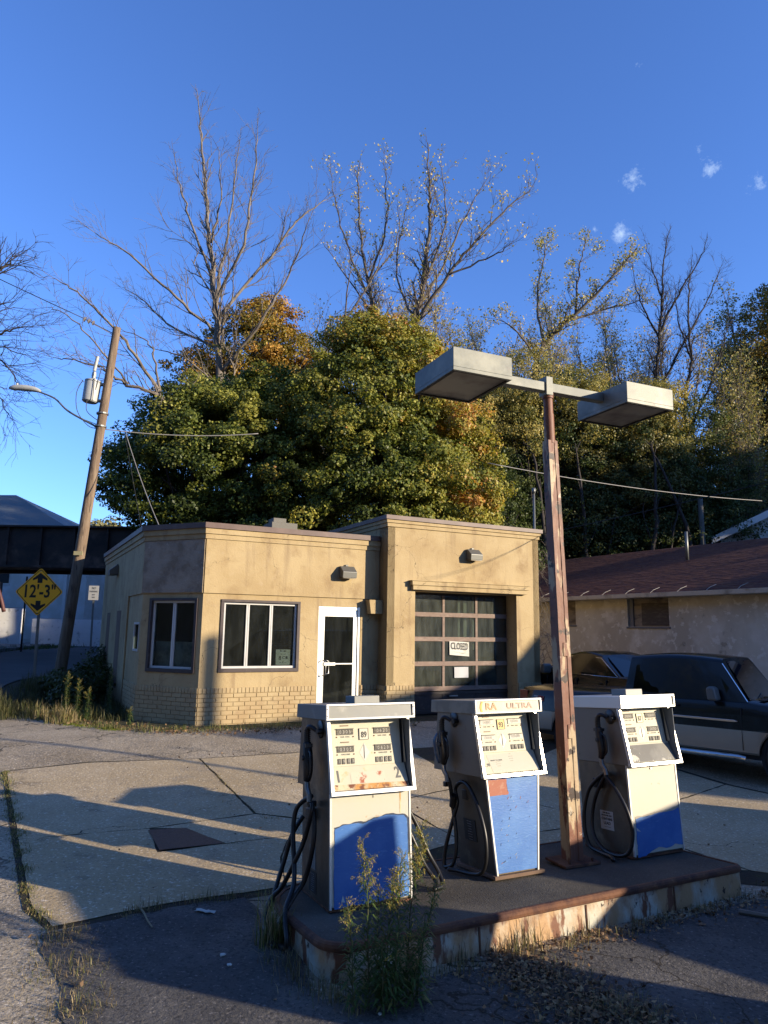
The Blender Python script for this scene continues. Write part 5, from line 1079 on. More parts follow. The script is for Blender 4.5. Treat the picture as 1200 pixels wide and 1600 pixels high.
BARE2=[
  ([(-6.58,30.0,6.9),(-6.23,30.0,10.01),(-4.85,30.0,11.48),(-3.42,29.5,12.5),(-1.8,29.0,15.25),(-0.45,29.0,17.66)],(0.136,0.022)),
  ([(-4.85,30.0,11.48),(-3.74,29.5,13.67),(-2.91,29.0,15.23)],(0.056,0.011)),
  ([(-1.8,29.0,15.25),(-1.68,28.6,16.83),(-1.29,28.6,18.03)],(0.043,0.011)),
]
LEAN=[
  ([(-6.71,24.0,8.15),(-7.18,22.0,9.22),(-8.16,21.5,9.56),(-9.01,21.0,9.95),(-10.22,21.0,10.18)],(0.081,0.011)),
  ([(-7.18,22.0,9.22),(-7.92,21.5,10.42),(-8.61,21.0,11.26),(-9.82,21.0,12.42),(-10.46,20.8,12.74)],(0.062,0.011)),
  ([(-7.29,22.0,9.32),(-7.58,22.0,10.62),(-8.12,22.5,11.49),(-8.9,22.5,11.82)],(0.043,0.008)),
  ([(-8.16,21.5,9.56),(-9.06,21.0,10.62),(-9.71,20.5,11.33),(-10.42,20.5,11.63)],(0.037,0.008)),
]
TREE2=[
  ([(-0.08,33.0,12.52),(-0.45,33.0,16.44),(-1.08,33.0,19.47),(-1.46,33.0,22.24),(-1.58,33.0,25.09)],(0.124,0.022)),
  ([(-0.63,33.0,17.78),(-2.03,34.0,21.41),(-2.76,34.0,23.93),(-3.16,34.0,25.95)],(0.062,0.011)),
  ([(-0.98,33.0,19.13),(-0.21,32.0,20.97),(-0.15,32.0,23.37),(-0.28,32.0,25.12)],(0.062,0.011)),
  ([(-0.46,33.0,17.11),(-2.04,32.0,18.92),(-3.17,32.0,20.58)],(0.050,0.011)),
  ([(-0.98,33.0,19.13),(0.44,34.0,21.81),(0.48,34.0,23.98)],(0.050,0.011)),
]
TREE3=[
  ([(1.38,31.0,11.9),(1.2,31.0,15.59),(1.63,31.0,17.81),(1.86,31.0,20.41),(1.97,31.0,22.74),(1.83,31.0,24.26)],(0.161,0.028)),
  ([(1.29,31.0,15.91),(2.74,30.0,17.95),(4.2,30.0,19.86),(5.69,30.0,21.49),(6.53,30.0,22.22)],(0.093,0.017)),
  ([(1.49,31.0,16.86),(2.92,32.0,20.01),(3.86,32.0,22.41),(4.98,32.0,24.33)],(0.068,0.011)),
  ([(1.63,31.0,17.81),(2.67,31.0,21.09),(2.51,31.0,24.1)],(0.068,0.011)),
  ([(1.34,31.0,16.22),(0.44,32.0,18.97),(0.72,32.0,21.67),(1.02,32.0,23.05)],(0.062,0.011)),
  ([(2.74,30.0,17.95),(4.7,29.5,18.64),(5.48,29.0,18.98)],(0.050,0.011)),
]
TREE4=[
  ([(5.68,27.0,6.59),(6.1,27.0,9.14),(5.9,27.0,11.76),(6.32,27.0,13.38),(7.5,26.5,14.53),(8.92,26.0,15.93),(9.59,26.0,16.76)],(0.149,0.022)),
  ([(6.32,27.0,13.38),(6.21,27.5,15.54),(6.64,28.0,17.83),(6.79,28.0,18.42)],(0.062,0.011)),
  ([(7.5,26.5,14.53),(7.83,27.0,16.72),(8.14,27.0,18.0)],(0.056,0.011)),
  ([(6.17,27.0,12.57),(5.1,26.0,13.47),(4.36,26.0,13.98)],(0.050,0.011)),
  ([(7.38,27.0,14.49),(9.55,28.0,15.56),(10.91,28.0,15.87)],(0.056,0.011)),
]
BARE5=[
  ([(10.43,28.0,5.29),(10.43,28.0,8.15),(10.99,28.0,11.65),(11.37,28.0,14.16),(11.62,28.0,16.45),(11.92,28.0,18.75)],(0.124,0.017)),
  ([(11.37,28.0,14.16),(10.45,27.5,15.61),(10.24,27.5,16.75)],(0.050,0.011)),
  ([(11.38,28.0,14.45),(12.06,27.5,15.92),(12.79,27.5,17.08),(13.0,27.0,17.66)],(0.056,0.011)),
  ([(10.82,28.0,10.83),(11.57,27.0,12.93),(12.85,27.0,15.13),(13.6,27.0,16.82)],(0.062,0.011)),
  ([(10.55,28.0,8.94),(9.69,28.0,12.18),(9.83,29.0,14.27)],(0.050,0.011)),
  ([(11.59,28.0,15.88),(11.45,28.5,17.59),(11.22,28.5,18.49)],(0.037,0.011)),
]
BARE6=[
  ([(11.46,26.0,5.08),(11.45,26.0,7.98),(11.4,26.0,10.47),(11.76,26.0,12.53),(11.75,26.0,14.64),(11.96,26.0,16.25)],(0.099,0.017)),
  ([(11.46,26.0,9.47),(12.2,25.5,11.33),(12.52,25.0,12.65),(12.83,25.0,13.66)],(0.050,0.011)),
  ([(11.76,26.0,12.53),(11.56,26.5,14.33),(11.51,26.5,15.69)],(0.037,0.011)),
]
LEFT=[
  ([(-12.95,19.0,3.23),(-13.23,19.0,6.74),(-13.02,19.0,9.34),(-12.14,19.0,11.08),(-11.31,19.0,11.88),(-10.81,19.0,12.38)],(0.186,0.017)),
  ([(-13.02,19.0,9.34),(-11.67,18.5,9.53),(-10.65,18.5,9.92),(-9.97,18.5,10.12)],(0.062,0.011)),
  ([(-13.06,19.0,8.21),(-11.88,19.0,8.79),(-10.95,19.0,9.37),(-10.25,19.0,8.63)],(0.062,0.011)),
  ([(-12.14,19.0,11.08),(-11.69,19.5,11.13),(-10.87,19.5,11.35)],(0.037,0.008)),
  ([(-11.94,19.0,9.36),(-10.94,19.0,8.43),(-10.42,19.0,7.7)],(0.031,0.008)),
  ([(-11.98,19.0,9.74),(-11.08,19.0,9.75),(-10.15,19.0,9.48)],(0.037,0.008)),
]

RG=np.random.default_rng(7)
# these stand clear of the long building's back wall
def far_(k,e): return (e[0]*k,e[1]*k,2+(e[2]-2)*k)+tuple(v*k for v in e[3:])
def farl(k,L): return [([far_(k,p) for p in pl],(r[0]*k,r[1]*k)) for pl,r in L]
TREE4=farl(1.36,TREE4); BARE5=farl(1.32,BARE5); BARE6=farl(1.36,BARE6)
def leafmesh(name,C,Nn,size,cols,mat,parent=None,aspect=.75,fold=.25,rg=RG):
    """C centres (n,3), Nn preferred normals, size (n,), cols (n,3): one folded leaf (two triangles) each"""
    n=len(C); a=rg.normal(size=(n,3)); a-=Nn*(a*Nn).sum(1)[:,None]; a/=np.linalg.norm(a,axis=1)[:,None]+1e-9
    b=np.cross(Nn,a); s=size[:,None]
    V=np.empty((n,4,3)); V[:,0]=C-a*s*.5; V[:,1]=C+b*s*.5*aspect-Nn*s*fold*rg.uniform(0,1,(n,1)); V[:,2]=C+a*s*.5; V[:,3]=C-b*s*.5*aspect-Nn*s*fold*rg.uniform(0,1,(n,1))
    me=bpy.data.meshes.new(name); me.vertices.add(n*4); me.vertices.foreach_set('co',V.reshape(-1).astype(np.float32))
    idx=np.arange(n)[:,None]*4; T=np.concatenate([idx+[0,1,2],idx+[0,2,3]],1).reshape(-1)
    me.loops.add(n*6); me.loops.foreach_set('vertex_index',T.astype(np.int32)); me.polygons.add(n*2)
    me.polygons.foreach_set('loop_start',(np.arange(n*2)*3).astype(np.int32)); me.polygons.foreach_set('loop_total',np.full(n*2,3,np.int32))
    me.update(calc_edges=True)
    at=me.attributes.new('col','FLOAT_COLOR','POINT'); c=np.ones((n,4,4),np.float32); c[:,:,:3]=cols[:,None,:]*1.05; at.data.foreach_set('color',c.reshape(-1))
    me.materials.append(mat); o=bpy.data.objects.new(name,me); COL.objects.link(o)
    if parent: o.parent=parent
    return o
def crown(parent,ells,nleaf,size,pal,clump=(.55,1.1),shell=.55,seed=1,weights=None,tint=None,name='foliage'):
    """ells: (cx,cy,cz,rx,ry,rz); leaves sit on many uneven clumps spread through these volumes"""
    rg=np.random.default_rng(seed); vol=np.array([e[3]*e[4]*e[5] for e in ells])**.72; per=(vol/vol.sum()*nleaf).astype(int)
    Cs=[];Ns=[];Cc=[]
    pal=np.array([p[:3] for p in pal]); 
    for e,k in zip(ells,per):
        c=np.array(e[:3]); r=np.array(e[3:6]); ncl=max(6,int(5.5*(r.prod()**(2/3))/(np.mean(clump)**2)))
        u=rg.normal(size=(ncl,3)); u/=np.linalg.norm(u,axis=1)[:,None]; u[:,2]=np.where(u[:,2]<-.75,-u[:,2],u[:,2])
        rad=shell+(1.08-shell)*rg.uniform(size=(ncl,1))**.55; P=c+u*r*rad; rc=rg.uniform(clump[0],clump[1],ncl)
        ci=rg.integers(0,ncl,k); v=rg.normal(size=(k,3)); v/=np.linalg.norm(v,axis=1)[:,None]; rr=rg.uniform(.35,1.08,(k,1))**.6
        L=P[ci]+v*rc[ci][:,None]*rr*np.array([1,1,.7]); 
        nn=v*.6+u[ci]*.5+rg.normal(size=(k,3))*.55+np.array([0,0,.35]); nn/=np.linalg.norm(nn,axis=1)[:,None]
        w_=rg.uniform(size=(ncl,1)); 
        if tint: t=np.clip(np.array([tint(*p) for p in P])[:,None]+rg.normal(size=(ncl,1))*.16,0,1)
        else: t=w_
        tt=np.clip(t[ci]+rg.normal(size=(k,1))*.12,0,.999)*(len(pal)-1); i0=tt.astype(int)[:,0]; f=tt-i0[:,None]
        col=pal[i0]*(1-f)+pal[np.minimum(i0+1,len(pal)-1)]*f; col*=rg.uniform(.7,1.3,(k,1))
        Cs.append(L);Ns.append(nn);Cc.append(col)
    C=np.concatenate(Cs);Nn=np.concatenate(Ns);cc=np.concatenate(Cc)
    return leafmesh(name,C,Nn,size*rg.uniform(.6,1.3,len(C)),np.clip(cc,0,1),LEAF,parent,rg=rg)
def grow(mb,limbs,seed,dens=1.,L0=1.6,up=.25,tips=None,depth=3,spread=.85,minr=.005,start=.2):
    rg=random.Random(seed)
    def twig(p,d,L,r,lv):
        n=max(3,int(L/.28)); pts=[p.copy()]; q=p.copy(); dd=d.copy()
        for i in range(n):
            dd=(dd+Vector((rg.gauss(0,.13),rg.gauss(0,.13),rg.gauss(0,.10)+up*.10))).normalized(); q=q+dd*(L/n); pts.append(q.copy())
        mb.tube(pts,[r,max(minr*.6,r*.35)],4 if r>.02 else 3,cap=False)
        if tips is not None and lv<=1: tips.append((pts[-1].copy(),lv)); tips.append((pts[len(pts)//2].copy(),lv))
        if lv>0:
            k=max(2,int(L*2.2*dens))
            for j in range(k):
                t=rg.uniform(.15,1.0); i=min(n-1,int(t*n)); a=pts[i].lerp(pts[i+1],t*n-i)
                tg=(pts[i+1]-pts[i]).normalized(); o=Vector((rg.gauss(0,1),rg.gauss(0,1),rg.gauss(0,1))); o=(o-tg*o.dot(tg)).normalized()
                nd=(tg*rg.uniform(.5,1.0)+o*rg.uniform(.45,spread)+Vector((0,0,up))).normalized()
                twig(a,nd,L*rg.uniform(.4,.7),max(minr,r*.55),lv-1)
    for li,(pl,(r0,r1)) in enumerate(limbs):
        P=[Vector(p) for p in pl]; Q,rr=spline(P,[r0,r1],6)
        for i,v in enumerate(Q):
            if 0<i<len(Q)-1: v+=Vector((rg.gauss(0,.035),rg.gauss(0,.035),rg.gauss(0,.02)))
        mb.tube(Q,rr,8 if r0>.12 else 6,cap=True)
        tot=sum((Q[i+1]-Q[i]).length for i in range(len(Q)-1)); k=int(tot*1.8*dens)
        for j in range(k):
            t=start+(1-start)*(j+rg.random())/k if li==0 else .12+.88*(j+rg.random())/k
            i=min(len(Q)-2,int(t*(len(Q)-1))); a=Q[i]; tg=(Q[i+1]-Q[i]).normalized(); o=Vector((rg.gauss(0,1),rg.gauss(0,1),rg.gauss(0,.7))); o=(o-tg*o.dot(tg)).normalized()
            twig(a,(tg*rg.uniform(.7,1.3)+o*rg.uniform(.4,spread*.85)+Vector((0,0,up))).normalized(),L0*rg.uniform(.5,1.25)*(1.15-.5*t),max(minr*1.5,rr[i]*.42),depth-1)
        twig(Q[-1],(Q[-1]-Q[-2]).normalized(),L0*.7,r1,depth-1)
def baretree(label,cat,limbs,seed,mat=None,leaves=None,group=None,**k):
    base=limbs[0][0][0]; t=thing('bare_tree' if not leaves else 'sparse_leaved_tree',label,cat,base,0,group); mb=MB(); tips=[]
    ll=[([tuple(np.subtract(p,base)) for p in pl],r) for pl,r in limbs]; gz=gh(base[0],base[1])
    if base[2]>gz+.2: ll=[([(0,0,gz-base[2]-.2)]+ll[0][0],(ll[0][1][0]*1.15,ll[0][1][1]))]+ll[1:]
    grow(mb,ll,seed,tips=tips,**k); mb.build('trunk_and_branches',mat or bark,t,smooth=True)
    if leaves:
        n,size,pal,sp=leaves; rg=np.random.default_rng(seed); tp=np.array([tuple(p) for p,_ in tips]); i=rg.integers(0,len(tp),n)
        # leaves hang in loose bunches on a share of the twigs
        keep=rg.uniform(size=len(tp))<sp; i=np.array([j for j in i if keep[j]]); C=tp[i]+rg.normal(size=(len(i),3))*.13; Nn=rg.normal(size=(len(i),3)); Nn/=np.linalg.norm(Nn,axis=1)[:,None]
        pal=np.array(pal); cc=pal[rg.integers(0,len(pal),len(i))]*rg.uniform(.7,1.25,(len(i),1)); leafmesh('leaves',C,Nn,size*rg.uniform(.6,1.3,len(i)),cc,LEAF,t,rg=rg)
    return t
def leafytree(label,base,ells,nleaf,size,pal,seed,trunk=None,tr=.28,group=None,name='leafy_tree',**k):
    base=(base[0],base[1],gh(base[0],base[1])); t=thing(name,label,'tree',base,0,group); mb=MB(); rg=random.Random(seed)
    E=[(e[0]-base[0],e[1]-base[1],e[2]-base[2],e[3],e[4],e[5]) for e in ells]
    top=max(E,key=lambda e:e[2]+e[5]); c=Vector(top[:3])
    tk=[Vector((0,0,-.3)),Vector((c.x*.15,c.y*.15,c.z*.35)),Vector((c.x*.55,c.y*.55,c.z*.7)),c+Vector((0,0,top[5]*.5))]
    mb.tube(tk,[tr,tr*.25],10,sm=5)
    for e in E:
        for j in range(7):
            s=tk[1].lerp(tk[2],rg.random()); d=Vector((e[0]+rg.uniform(-1,1)*e[3]*.8,e[1]+rg.uniform(-1,1)*e[4]*.8,e[2]+rg.uniform(-.3,.9)*e[5]*.8))
            mb.tube([s,s.lerp(d,.5)+Vector((0,0,-.2)),d],[tr*.35,tr*.06],6,sm=4,cap=False)
    mb.build('trunk',barkdark,t,smooth=True); q=dict(k); f=q.pop('tint',None)
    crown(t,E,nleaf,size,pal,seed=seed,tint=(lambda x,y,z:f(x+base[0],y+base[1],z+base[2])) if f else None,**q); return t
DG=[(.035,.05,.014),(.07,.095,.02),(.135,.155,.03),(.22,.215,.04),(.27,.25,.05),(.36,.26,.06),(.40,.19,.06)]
# the big maple in two halves: dark green left, yellow-topped middle with an orange bough
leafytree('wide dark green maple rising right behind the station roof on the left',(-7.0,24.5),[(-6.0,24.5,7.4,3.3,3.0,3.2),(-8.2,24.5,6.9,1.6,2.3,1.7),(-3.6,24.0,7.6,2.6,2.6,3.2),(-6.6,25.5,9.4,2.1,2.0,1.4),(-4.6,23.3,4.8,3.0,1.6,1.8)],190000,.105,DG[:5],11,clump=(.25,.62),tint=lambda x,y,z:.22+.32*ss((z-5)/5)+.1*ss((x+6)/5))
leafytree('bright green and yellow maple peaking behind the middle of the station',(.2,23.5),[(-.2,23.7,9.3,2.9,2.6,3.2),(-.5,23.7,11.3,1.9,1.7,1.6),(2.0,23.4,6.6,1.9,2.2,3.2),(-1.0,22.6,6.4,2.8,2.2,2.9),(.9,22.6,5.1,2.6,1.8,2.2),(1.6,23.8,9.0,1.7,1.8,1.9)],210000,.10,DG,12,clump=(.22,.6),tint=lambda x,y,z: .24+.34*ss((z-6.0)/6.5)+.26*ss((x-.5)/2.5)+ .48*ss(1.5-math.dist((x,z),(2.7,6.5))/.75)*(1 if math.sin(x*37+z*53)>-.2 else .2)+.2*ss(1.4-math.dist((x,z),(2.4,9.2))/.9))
OR=[(.13,.13,.03),(.20,.16,.03),(.30,.19,.035),(.38,.21,.045)]
leafytree('rounded orange-brown maple behind the bare tree',(-6.4,30),[(-5.7,30,13.8,2.5,2.2,2.4),(-7.9,30,12.2,2.0,2.0,1.9),(-3.9,30,12.6,1.8,1.8,1.9),(-6.5,30,10.5,3.2,2.4,2.2),(-5.3,30,15.7,1.3,1.2,1.0)],70000,.11,OR,13,clump=(.25,.6),shell=.35)
leafytree('large brown and green maple filling the right edge of the picture',(26.,40),[far_(1.74,e) for e in [(14.4,23,11.0,2.9,2.8,3.0),(15.6,23,13.2,2.4,2.4,2.2),(12.7,22.7,9.6,1.7,1.7,1.8),(15.8,23,9.0,2.6,2.5,2.6)]],150000,.135,[(.09,.08,.02),(.19,.14,.03),(.30,.19,.04),(.16,.17,.035)],14,clump=(.22,.55),shell=.45,tr=.4)
leafytree('yellow-green tree low on the right behind the shingle roof',(20.5,41.),[far_(1.5,e) for e in [(13.6,27,7.6,3.0,2.2,2.2),(15.8,27,8.6,2.4,2.2,2.0),(11.6,27,6.6,2.2,2.0,2.4)]],70000,.11,[(.10,.11,.02),(.18,.16,.03),(.26,.19,.035)],15,clump=(.25,.6))
# dark ivy-hung trees in the shade on the right
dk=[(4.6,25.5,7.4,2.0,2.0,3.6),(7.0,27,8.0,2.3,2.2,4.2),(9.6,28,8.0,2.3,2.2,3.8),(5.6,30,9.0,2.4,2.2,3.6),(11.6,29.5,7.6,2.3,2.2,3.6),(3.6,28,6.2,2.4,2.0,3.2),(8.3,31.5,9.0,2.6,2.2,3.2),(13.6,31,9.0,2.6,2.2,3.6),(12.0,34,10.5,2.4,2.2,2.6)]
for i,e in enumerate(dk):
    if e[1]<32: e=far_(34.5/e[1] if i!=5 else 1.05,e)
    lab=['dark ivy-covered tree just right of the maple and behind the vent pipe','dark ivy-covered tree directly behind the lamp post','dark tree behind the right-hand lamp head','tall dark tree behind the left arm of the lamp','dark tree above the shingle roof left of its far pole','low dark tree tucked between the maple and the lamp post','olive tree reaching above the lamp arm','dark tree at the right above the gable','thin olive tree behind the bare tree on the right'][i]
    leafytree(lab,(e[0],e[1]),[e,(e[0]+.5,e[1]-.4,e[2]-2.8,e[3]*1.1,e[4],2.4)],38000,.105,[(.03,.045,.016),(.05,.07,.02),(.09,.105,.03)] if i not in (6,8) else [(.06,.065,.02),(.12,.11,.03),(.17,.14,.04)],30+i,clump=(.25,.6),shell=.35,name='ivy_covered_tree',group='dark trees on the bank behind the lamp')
for i,(es,lab) in enumerate((([(4.4,33,12.6,1.9,1.8,2.1),(3.0,33,10.8,1.6,1.6,2.0)],'loose yellow-olive tree behind the left-hand lamp head'),([(7.2,33,13.3,2.2,1.8,2.2),(6.6,32.5,11.0,2.0,1.6,1.8)],'loose yellow-olive tree above the middle of the lamp arm'),([(10.0,33.5,12.6,2.2,1.8,2.2)],'loose yellow-olive tree behind the right-hand lamp head'),([(13.2,33.5,12.0,2.0,1.8,2.2)],'loose yellow-olive tree right of the right-hand lamp head'))):
    leafytree(lab,(es[0][0],es[0][1]),es,15000,.10,[(.17,.17,.05),(.27,.24,.07),(.36,.29,.09)],400+i,clump=(.25,.7),shell=.1,tr=.15,name='loose_crowned_tree',group='loose yellow-olive trees on the bank')
for i,(x,y) in enumerate(((6.9,31.3),(11.7,31.2),(13.2,31.4),(9.1,31.8))):
    t=thing('tree_trunk',['bare dark trunk standing in the shade behind the lamp post','dark forked trunk right of the lamp post in the shade','slim dark trunk above the shingle roof','dark leaning trunk between the lamp and the right trees'][i],'tree trunk',(x,y,gh(x,y)),0); q=MB(); rr=random.Random(i)
    ll=[([(0,0,-.3),(.2*rr.uniform(-1,1),0,3),(.5*rr.uniform(-1,1),0,6),(.9*rr.uniform(-1,1),0,9.5)],(.17,.05)),([(.1,0,2.6),(.9*(1 if i%2 else -1),.2,4.6),(1.5*(1 if i%2 else -1),.2,7.2)],(.09,.03))]
    grow(q,ll,50+i,dens=.5,depth=2,L0=1.2); q.build('trunk_and_branches',barkdark,t,smooth=True)
YL=[(.42,.33,.07),(.55,.42,.12),(.35,.30,.10),(.5,.42,.2)]
baretree('tallest leafless tree standing behind the left half of the station','tree',BARE1,1,barkpale,L0=1.6,dens=1.35,depth=3)
baretree('arching bare tree leaning right through the top of the green maple','tree',BARE2,2,bark,L0=1.6,dens=.9)
baretree('broken bare tree with branches sweeping left above the utility pole','tree',LEAN,3,barkpale,L0=1.3,dens=1.1,up=.12)
baretree('thin tree with a few pale yellow leaves left of the lamp head','tree',TREE2,4,bark,leaves=(3600,.12,YL,.30),L0=1.25,dens=1.5)
baretree('spreading tree with sparse pale yellow leaves at its right-hand tips','tree',TREE3,5,bark,leaves=(4200,.12,YL,.28),L0=1.35,dens=1.5)
baretree('yellow-leaved tree with a forked limb behind the lamp arm','tree',TREE4,6,bark,leaves=(11000,.11,[(.34,.29,.07),(.46,.36,.09),(.24,.23,.06)],.5),L0=1.2,dens=1.6)
baretree('dark bare tree with upright limbs right of the right-hand lamp head','tree',BARE5,7,barkdark,L0=1.2,dens=1.8,start=.4)
baretree('slim dark bare tree next to the brown maple on the right','tree',BARE6,8,barkdark,L0=1.1,dens=1.6,start=.35)
baretree('bare twiggy tree reaching in from the left edge of the picture','tree',LEFT,9,barkdark,L0=1.5,dens=1.7,up=.05)
# thicket of young trees on the bank behind
def sap(seed,h): 
    rg=random.Random(seed); return [([(0,0,-.3),(.2*rg.uniform(-1,1),0,h*.35),(.5*rg.uniform(-1,1),.2,h*.7),(.8*rg.uniform(-1,1),0,h)],(.13,.025)),([(0,0,h*.3),(-1.2,.3,h*.6),(-1.8,.2,h*.85)],(.07,.015)),([(0,0,h*.4),(1.3,-.3,h*.65),(1.9,.1,h*.9)],(.07,.015)),([(0,0,h*.25),(.6,.6,h*.5),(.9,.9,h*.75)],(.06,.015))]
s0=baretree('slim grey sapling with thin pale leaves on the bank behind the orange maple','tree',sap(1,12.5),21,barkpale,leaves=(9500,.10,[(.34,.30,.15),(.42,.34,.14),(.26,.23,.13)],.6),L0=1.9,dens=1.9,group='young trees on the bank')
s1=baretree('olive-leaved sapling on the bank behind the lamp','tree',sap(2,12),22,barkpale,leaves=(13000,.105,[(.22,.21,.06),(.32,.26,.09),(.16,.17,.06)],.75),L0=1.8,dens=1.8,group='young trees on the bank')
sp_=[(-1.2,34,0,1.05,20),(1.6,35,0,1.1,100),(4.2,35.5,1,1.05,10),(3.2,38,0,1.2,200),(6.6,36,0,1.1,70),(8.8,36.5,1,1.05,140),(11.2,36,0,1.0,0),(13.0,38,1,1.05,50),(16.0,38,0,1.15,120),(-3.6,36,0,.95,300),(18.5,36,1,1.1,220),(6,41,1,1.2,15),(0,40,1,1.15,77),(10,42,0,1.25,260),(21,40,1,1.3,33),(14.5,43,0,1.3,190)]
L16=['behind the notch between the orange and green maples','just left of the yellow-leaved forked tree','behind the left-hand lamp head','in the gap above the green maple','above the lamp arm','behind the right-hand lamp head','left of the dark bare tree','right of the dark bare tree','behind the brown maple','at the left end of the bank','far right of the bank','high on the bank above the lamp post','high behind the green maple top','highest on the bank in the middle','at the far right rear of the bank','rearmost on the right of the bank']
for i,(x,y,k_,s_,rz) in enumerate(sp_):
    src=(s0,s1)[k_]; o=src if i in (0,2) else copy_tree(src); o.location=(x,y,gh(x,y)); o.rotation_euler=(0,0,R(rz)); o.scale=(s_,)*3
    o['label']=('pale grey twiggy sapling ' if k_==0 else 'olive leafy sapling ')+L16[i]
# far woods seen under and over the bridge, one mass each
q=thing('far_tree','pale autumn tree showing over the bridge beside the slate roof','tree',(-25,64,1.5),0)
crown(q,[(0,0,7.2,3.6,2.4,2.6),(3.5,1,6.6,2.6,2,2.2)],7000,.34,[(.14,.14,.06),(.22,.2,.09)],seed=70,shell=.3); w_=MB(); w_.tube([(0,0,-.5),(0,0,7)],[.25,.08],8); w_.build('trunk',barkdark,q)
q=crown(None,[(-34+i*6.5,84+3*math.sin(i*2.1),5.5,5,3,5.5) for i in range(8)],30000,.55,[(.12,.10,.04),(.22,.17,.06),(.16,.15,.06)],seed=71,clump=(.8,1.6),name='woods'); tag(q,'distant autumn woods seen beneath the rail bridge','woods',kind='stuff')
q=crown(None,[(-8+i*5.0,62+3*math.sin(i*2.1),13.0+2.0*math.sin(i*1.3),4,3,4.5) for i in range(16)],36000,.5,[(.06,.06,.025),(.11,.10,.035),(.16,.13,.05)],seed=72,clump=(.7,1.5),name='woods'); tag(q,'wooded hillside behind the bank','woods',kind='stuff')
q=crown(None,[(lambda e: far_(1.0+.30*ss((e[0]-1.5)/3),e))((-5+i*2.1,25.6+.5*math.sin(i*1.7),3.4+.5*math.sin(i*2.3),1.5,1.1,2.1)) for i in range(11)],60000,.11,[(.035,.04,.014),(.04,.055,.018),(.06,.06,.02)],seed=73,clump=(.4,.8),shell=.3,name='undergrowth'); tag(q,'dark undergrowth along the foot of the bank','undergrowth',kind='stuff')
fp=thing('distant_pole','short grey pole standing among the dark trees above the shingle roof','pole',(14.3,31.5,gh(14.3,31.5)),0); q=MB(); q.tube([(0,0,-.3),(-.03,0,8.1-gh(14.3,31.5))],[.13,.11],10); q.build('pole',M('grey_far_pole',(.13,.125,.105),.9),fp,smooth=True)
# ---------------------------------------------------------------- weeds, grass and litter
def blades(name,pts,n,h,w_,pal,label,cat,seed=1,spread=.05,lean=.5,kind='stuff',mat=None):
    rg=np.random.default_rng(seed); P=np.array(pts,float); i=rg.integers(0,len(P),n); base=P[i].copy(); base[:,0]+=rg.normal(size=n)*spread; base[:,1]+=rg.normal(size=n)*spread
    for k_ in range(n):
        if base[k_,2]<-50: base[k_,2]=gh(base[k_,0],base[k_,1])+.005
    cl=.45+.9*np.abs(np.sin(base[:,0]*5.3+base[:,1]*3.1)*np.cos(base[:,0]*2.1-base[:,1]*6.7))
    a=rg.uniform(0,6.283,n); d=np.stack([np.cos(a),np.sin(a),np.zeros(n)],1); hh=(h*cl*rg.uniform(.3,1.2,n))[:,None]; ln=lean*rg.uniform(.1,1.3,n)[:,None]; s=np.stack([-np.sin(a),np.cos(a),np.zeros(n)],1)*w_*rg.uniform(.6,1.3,n)[:,None]
    z=np.array([0,0,1.]); m1=base+z*hh*.55+d*hh*ln*.25; m2=base+z*hh*(1-.25*ln)+d*hh*ln*.8
    V=np.stack([base-s,base+s,m1+s*.8,m1-s*.8,m2],1); me=bpy.data.meshes.new(name)
    me.vertices.add(n*5); me.vertices.foreach_set('co',V.reshape(-1).astype(np.float32)); k5=np.arange(n)[:,None]*5
    T=np.concatenate([k5+[0,1,2,3],k5+[3,2,4]],1).reshape(-1); me.loops.add(n*7); me.loops.foreach_set('vertex_index',T.astype(np.int32)); me.polygons.add(n*2)
    ls=np.stack([np.arange(n)*7,np.arange(n)*7+4],1).reshape(-1); me.polygons.foreach_set('loop_start',ls.astype(np.int32)); me.polygons.foreach_set('loop_total',np.tile([4,3],n).astype(np.int32)); me.update(calc_edges=True)
    pal=np.array(pal); c=np.ones((n,5,4),np.float32); c[:,:,:3]=(pal[rg.integers(0,len(pal),n)]*rg.uniform(.6,1.3,(n,1)))[:,None,:]; at=me.attributes.new('col','FLOAT_COLOR','POINT'); at.data.foreach_set('color',c.reshape(-1))
    me.materials.append(mat or LEAF2); o=bpy.data.objects.new(name,me); COL.objects.link(o); return tag(o,label,cat,kind=kind)
def along(L,step,wob=.0,seed=0):
    rr=random.Random(seed); out=[]
    for a,b in zip(L[:-1],L[1:]):
        k_=max(1,int(math.dist(a,b)/step))
        for j in range(k_):
            t=(j+rr.random())/k_
            if rr.random()<.25+.75*abs(math.sin(a[0]*9+t*11)): out.append((a[0]+(b[0]-a[0])*t+rr.gauss(0,wob),a[1]+(b[1]-a[1])*t+rr.gauss(0,wob),-99))
    return out
DRY=[(.34,.27,.14),(.26,.20,.10),(.20,.17,.07),(.14,.15,.05)]; GRN=[(.07,.10,.025),(.12,.14,.035),(.16,.16,.05)]; DIM=[(.16,.12,.07),(.10,.08,.045),(.08,.085,.03)]
def iw(x,y): a=R(ang); return (-.27+x*math.cos(a)-y*math.sin(a),4.36+x*math.sin(a)+y*math.cos(a))
fr_=[iw(x,-.08) for x in np.linspace(0,3.8,30)]
blades('grass',along(fr_[:14],.03,.05,1),600,.15,.0022,DIM+DRY,'thin dry grass growing along the left half of the kerb island foot','grass',1,.04)
blades('grass',along(fr_[13:],.03,.06,2),520,.09,.002,DRY+DIM,'dry grass along the right half of the kerb island foot','grass',2,.05)
blades('grass',along([(-.66,4.95),(-.52,4.6),(-.30,4.25),(-.05,4.2)],.01,.05,3),420,.14,.0018,DIM+DRY+DIM,'dry grass around the rounded left end of the kerb island','grass',3,.05,.8)
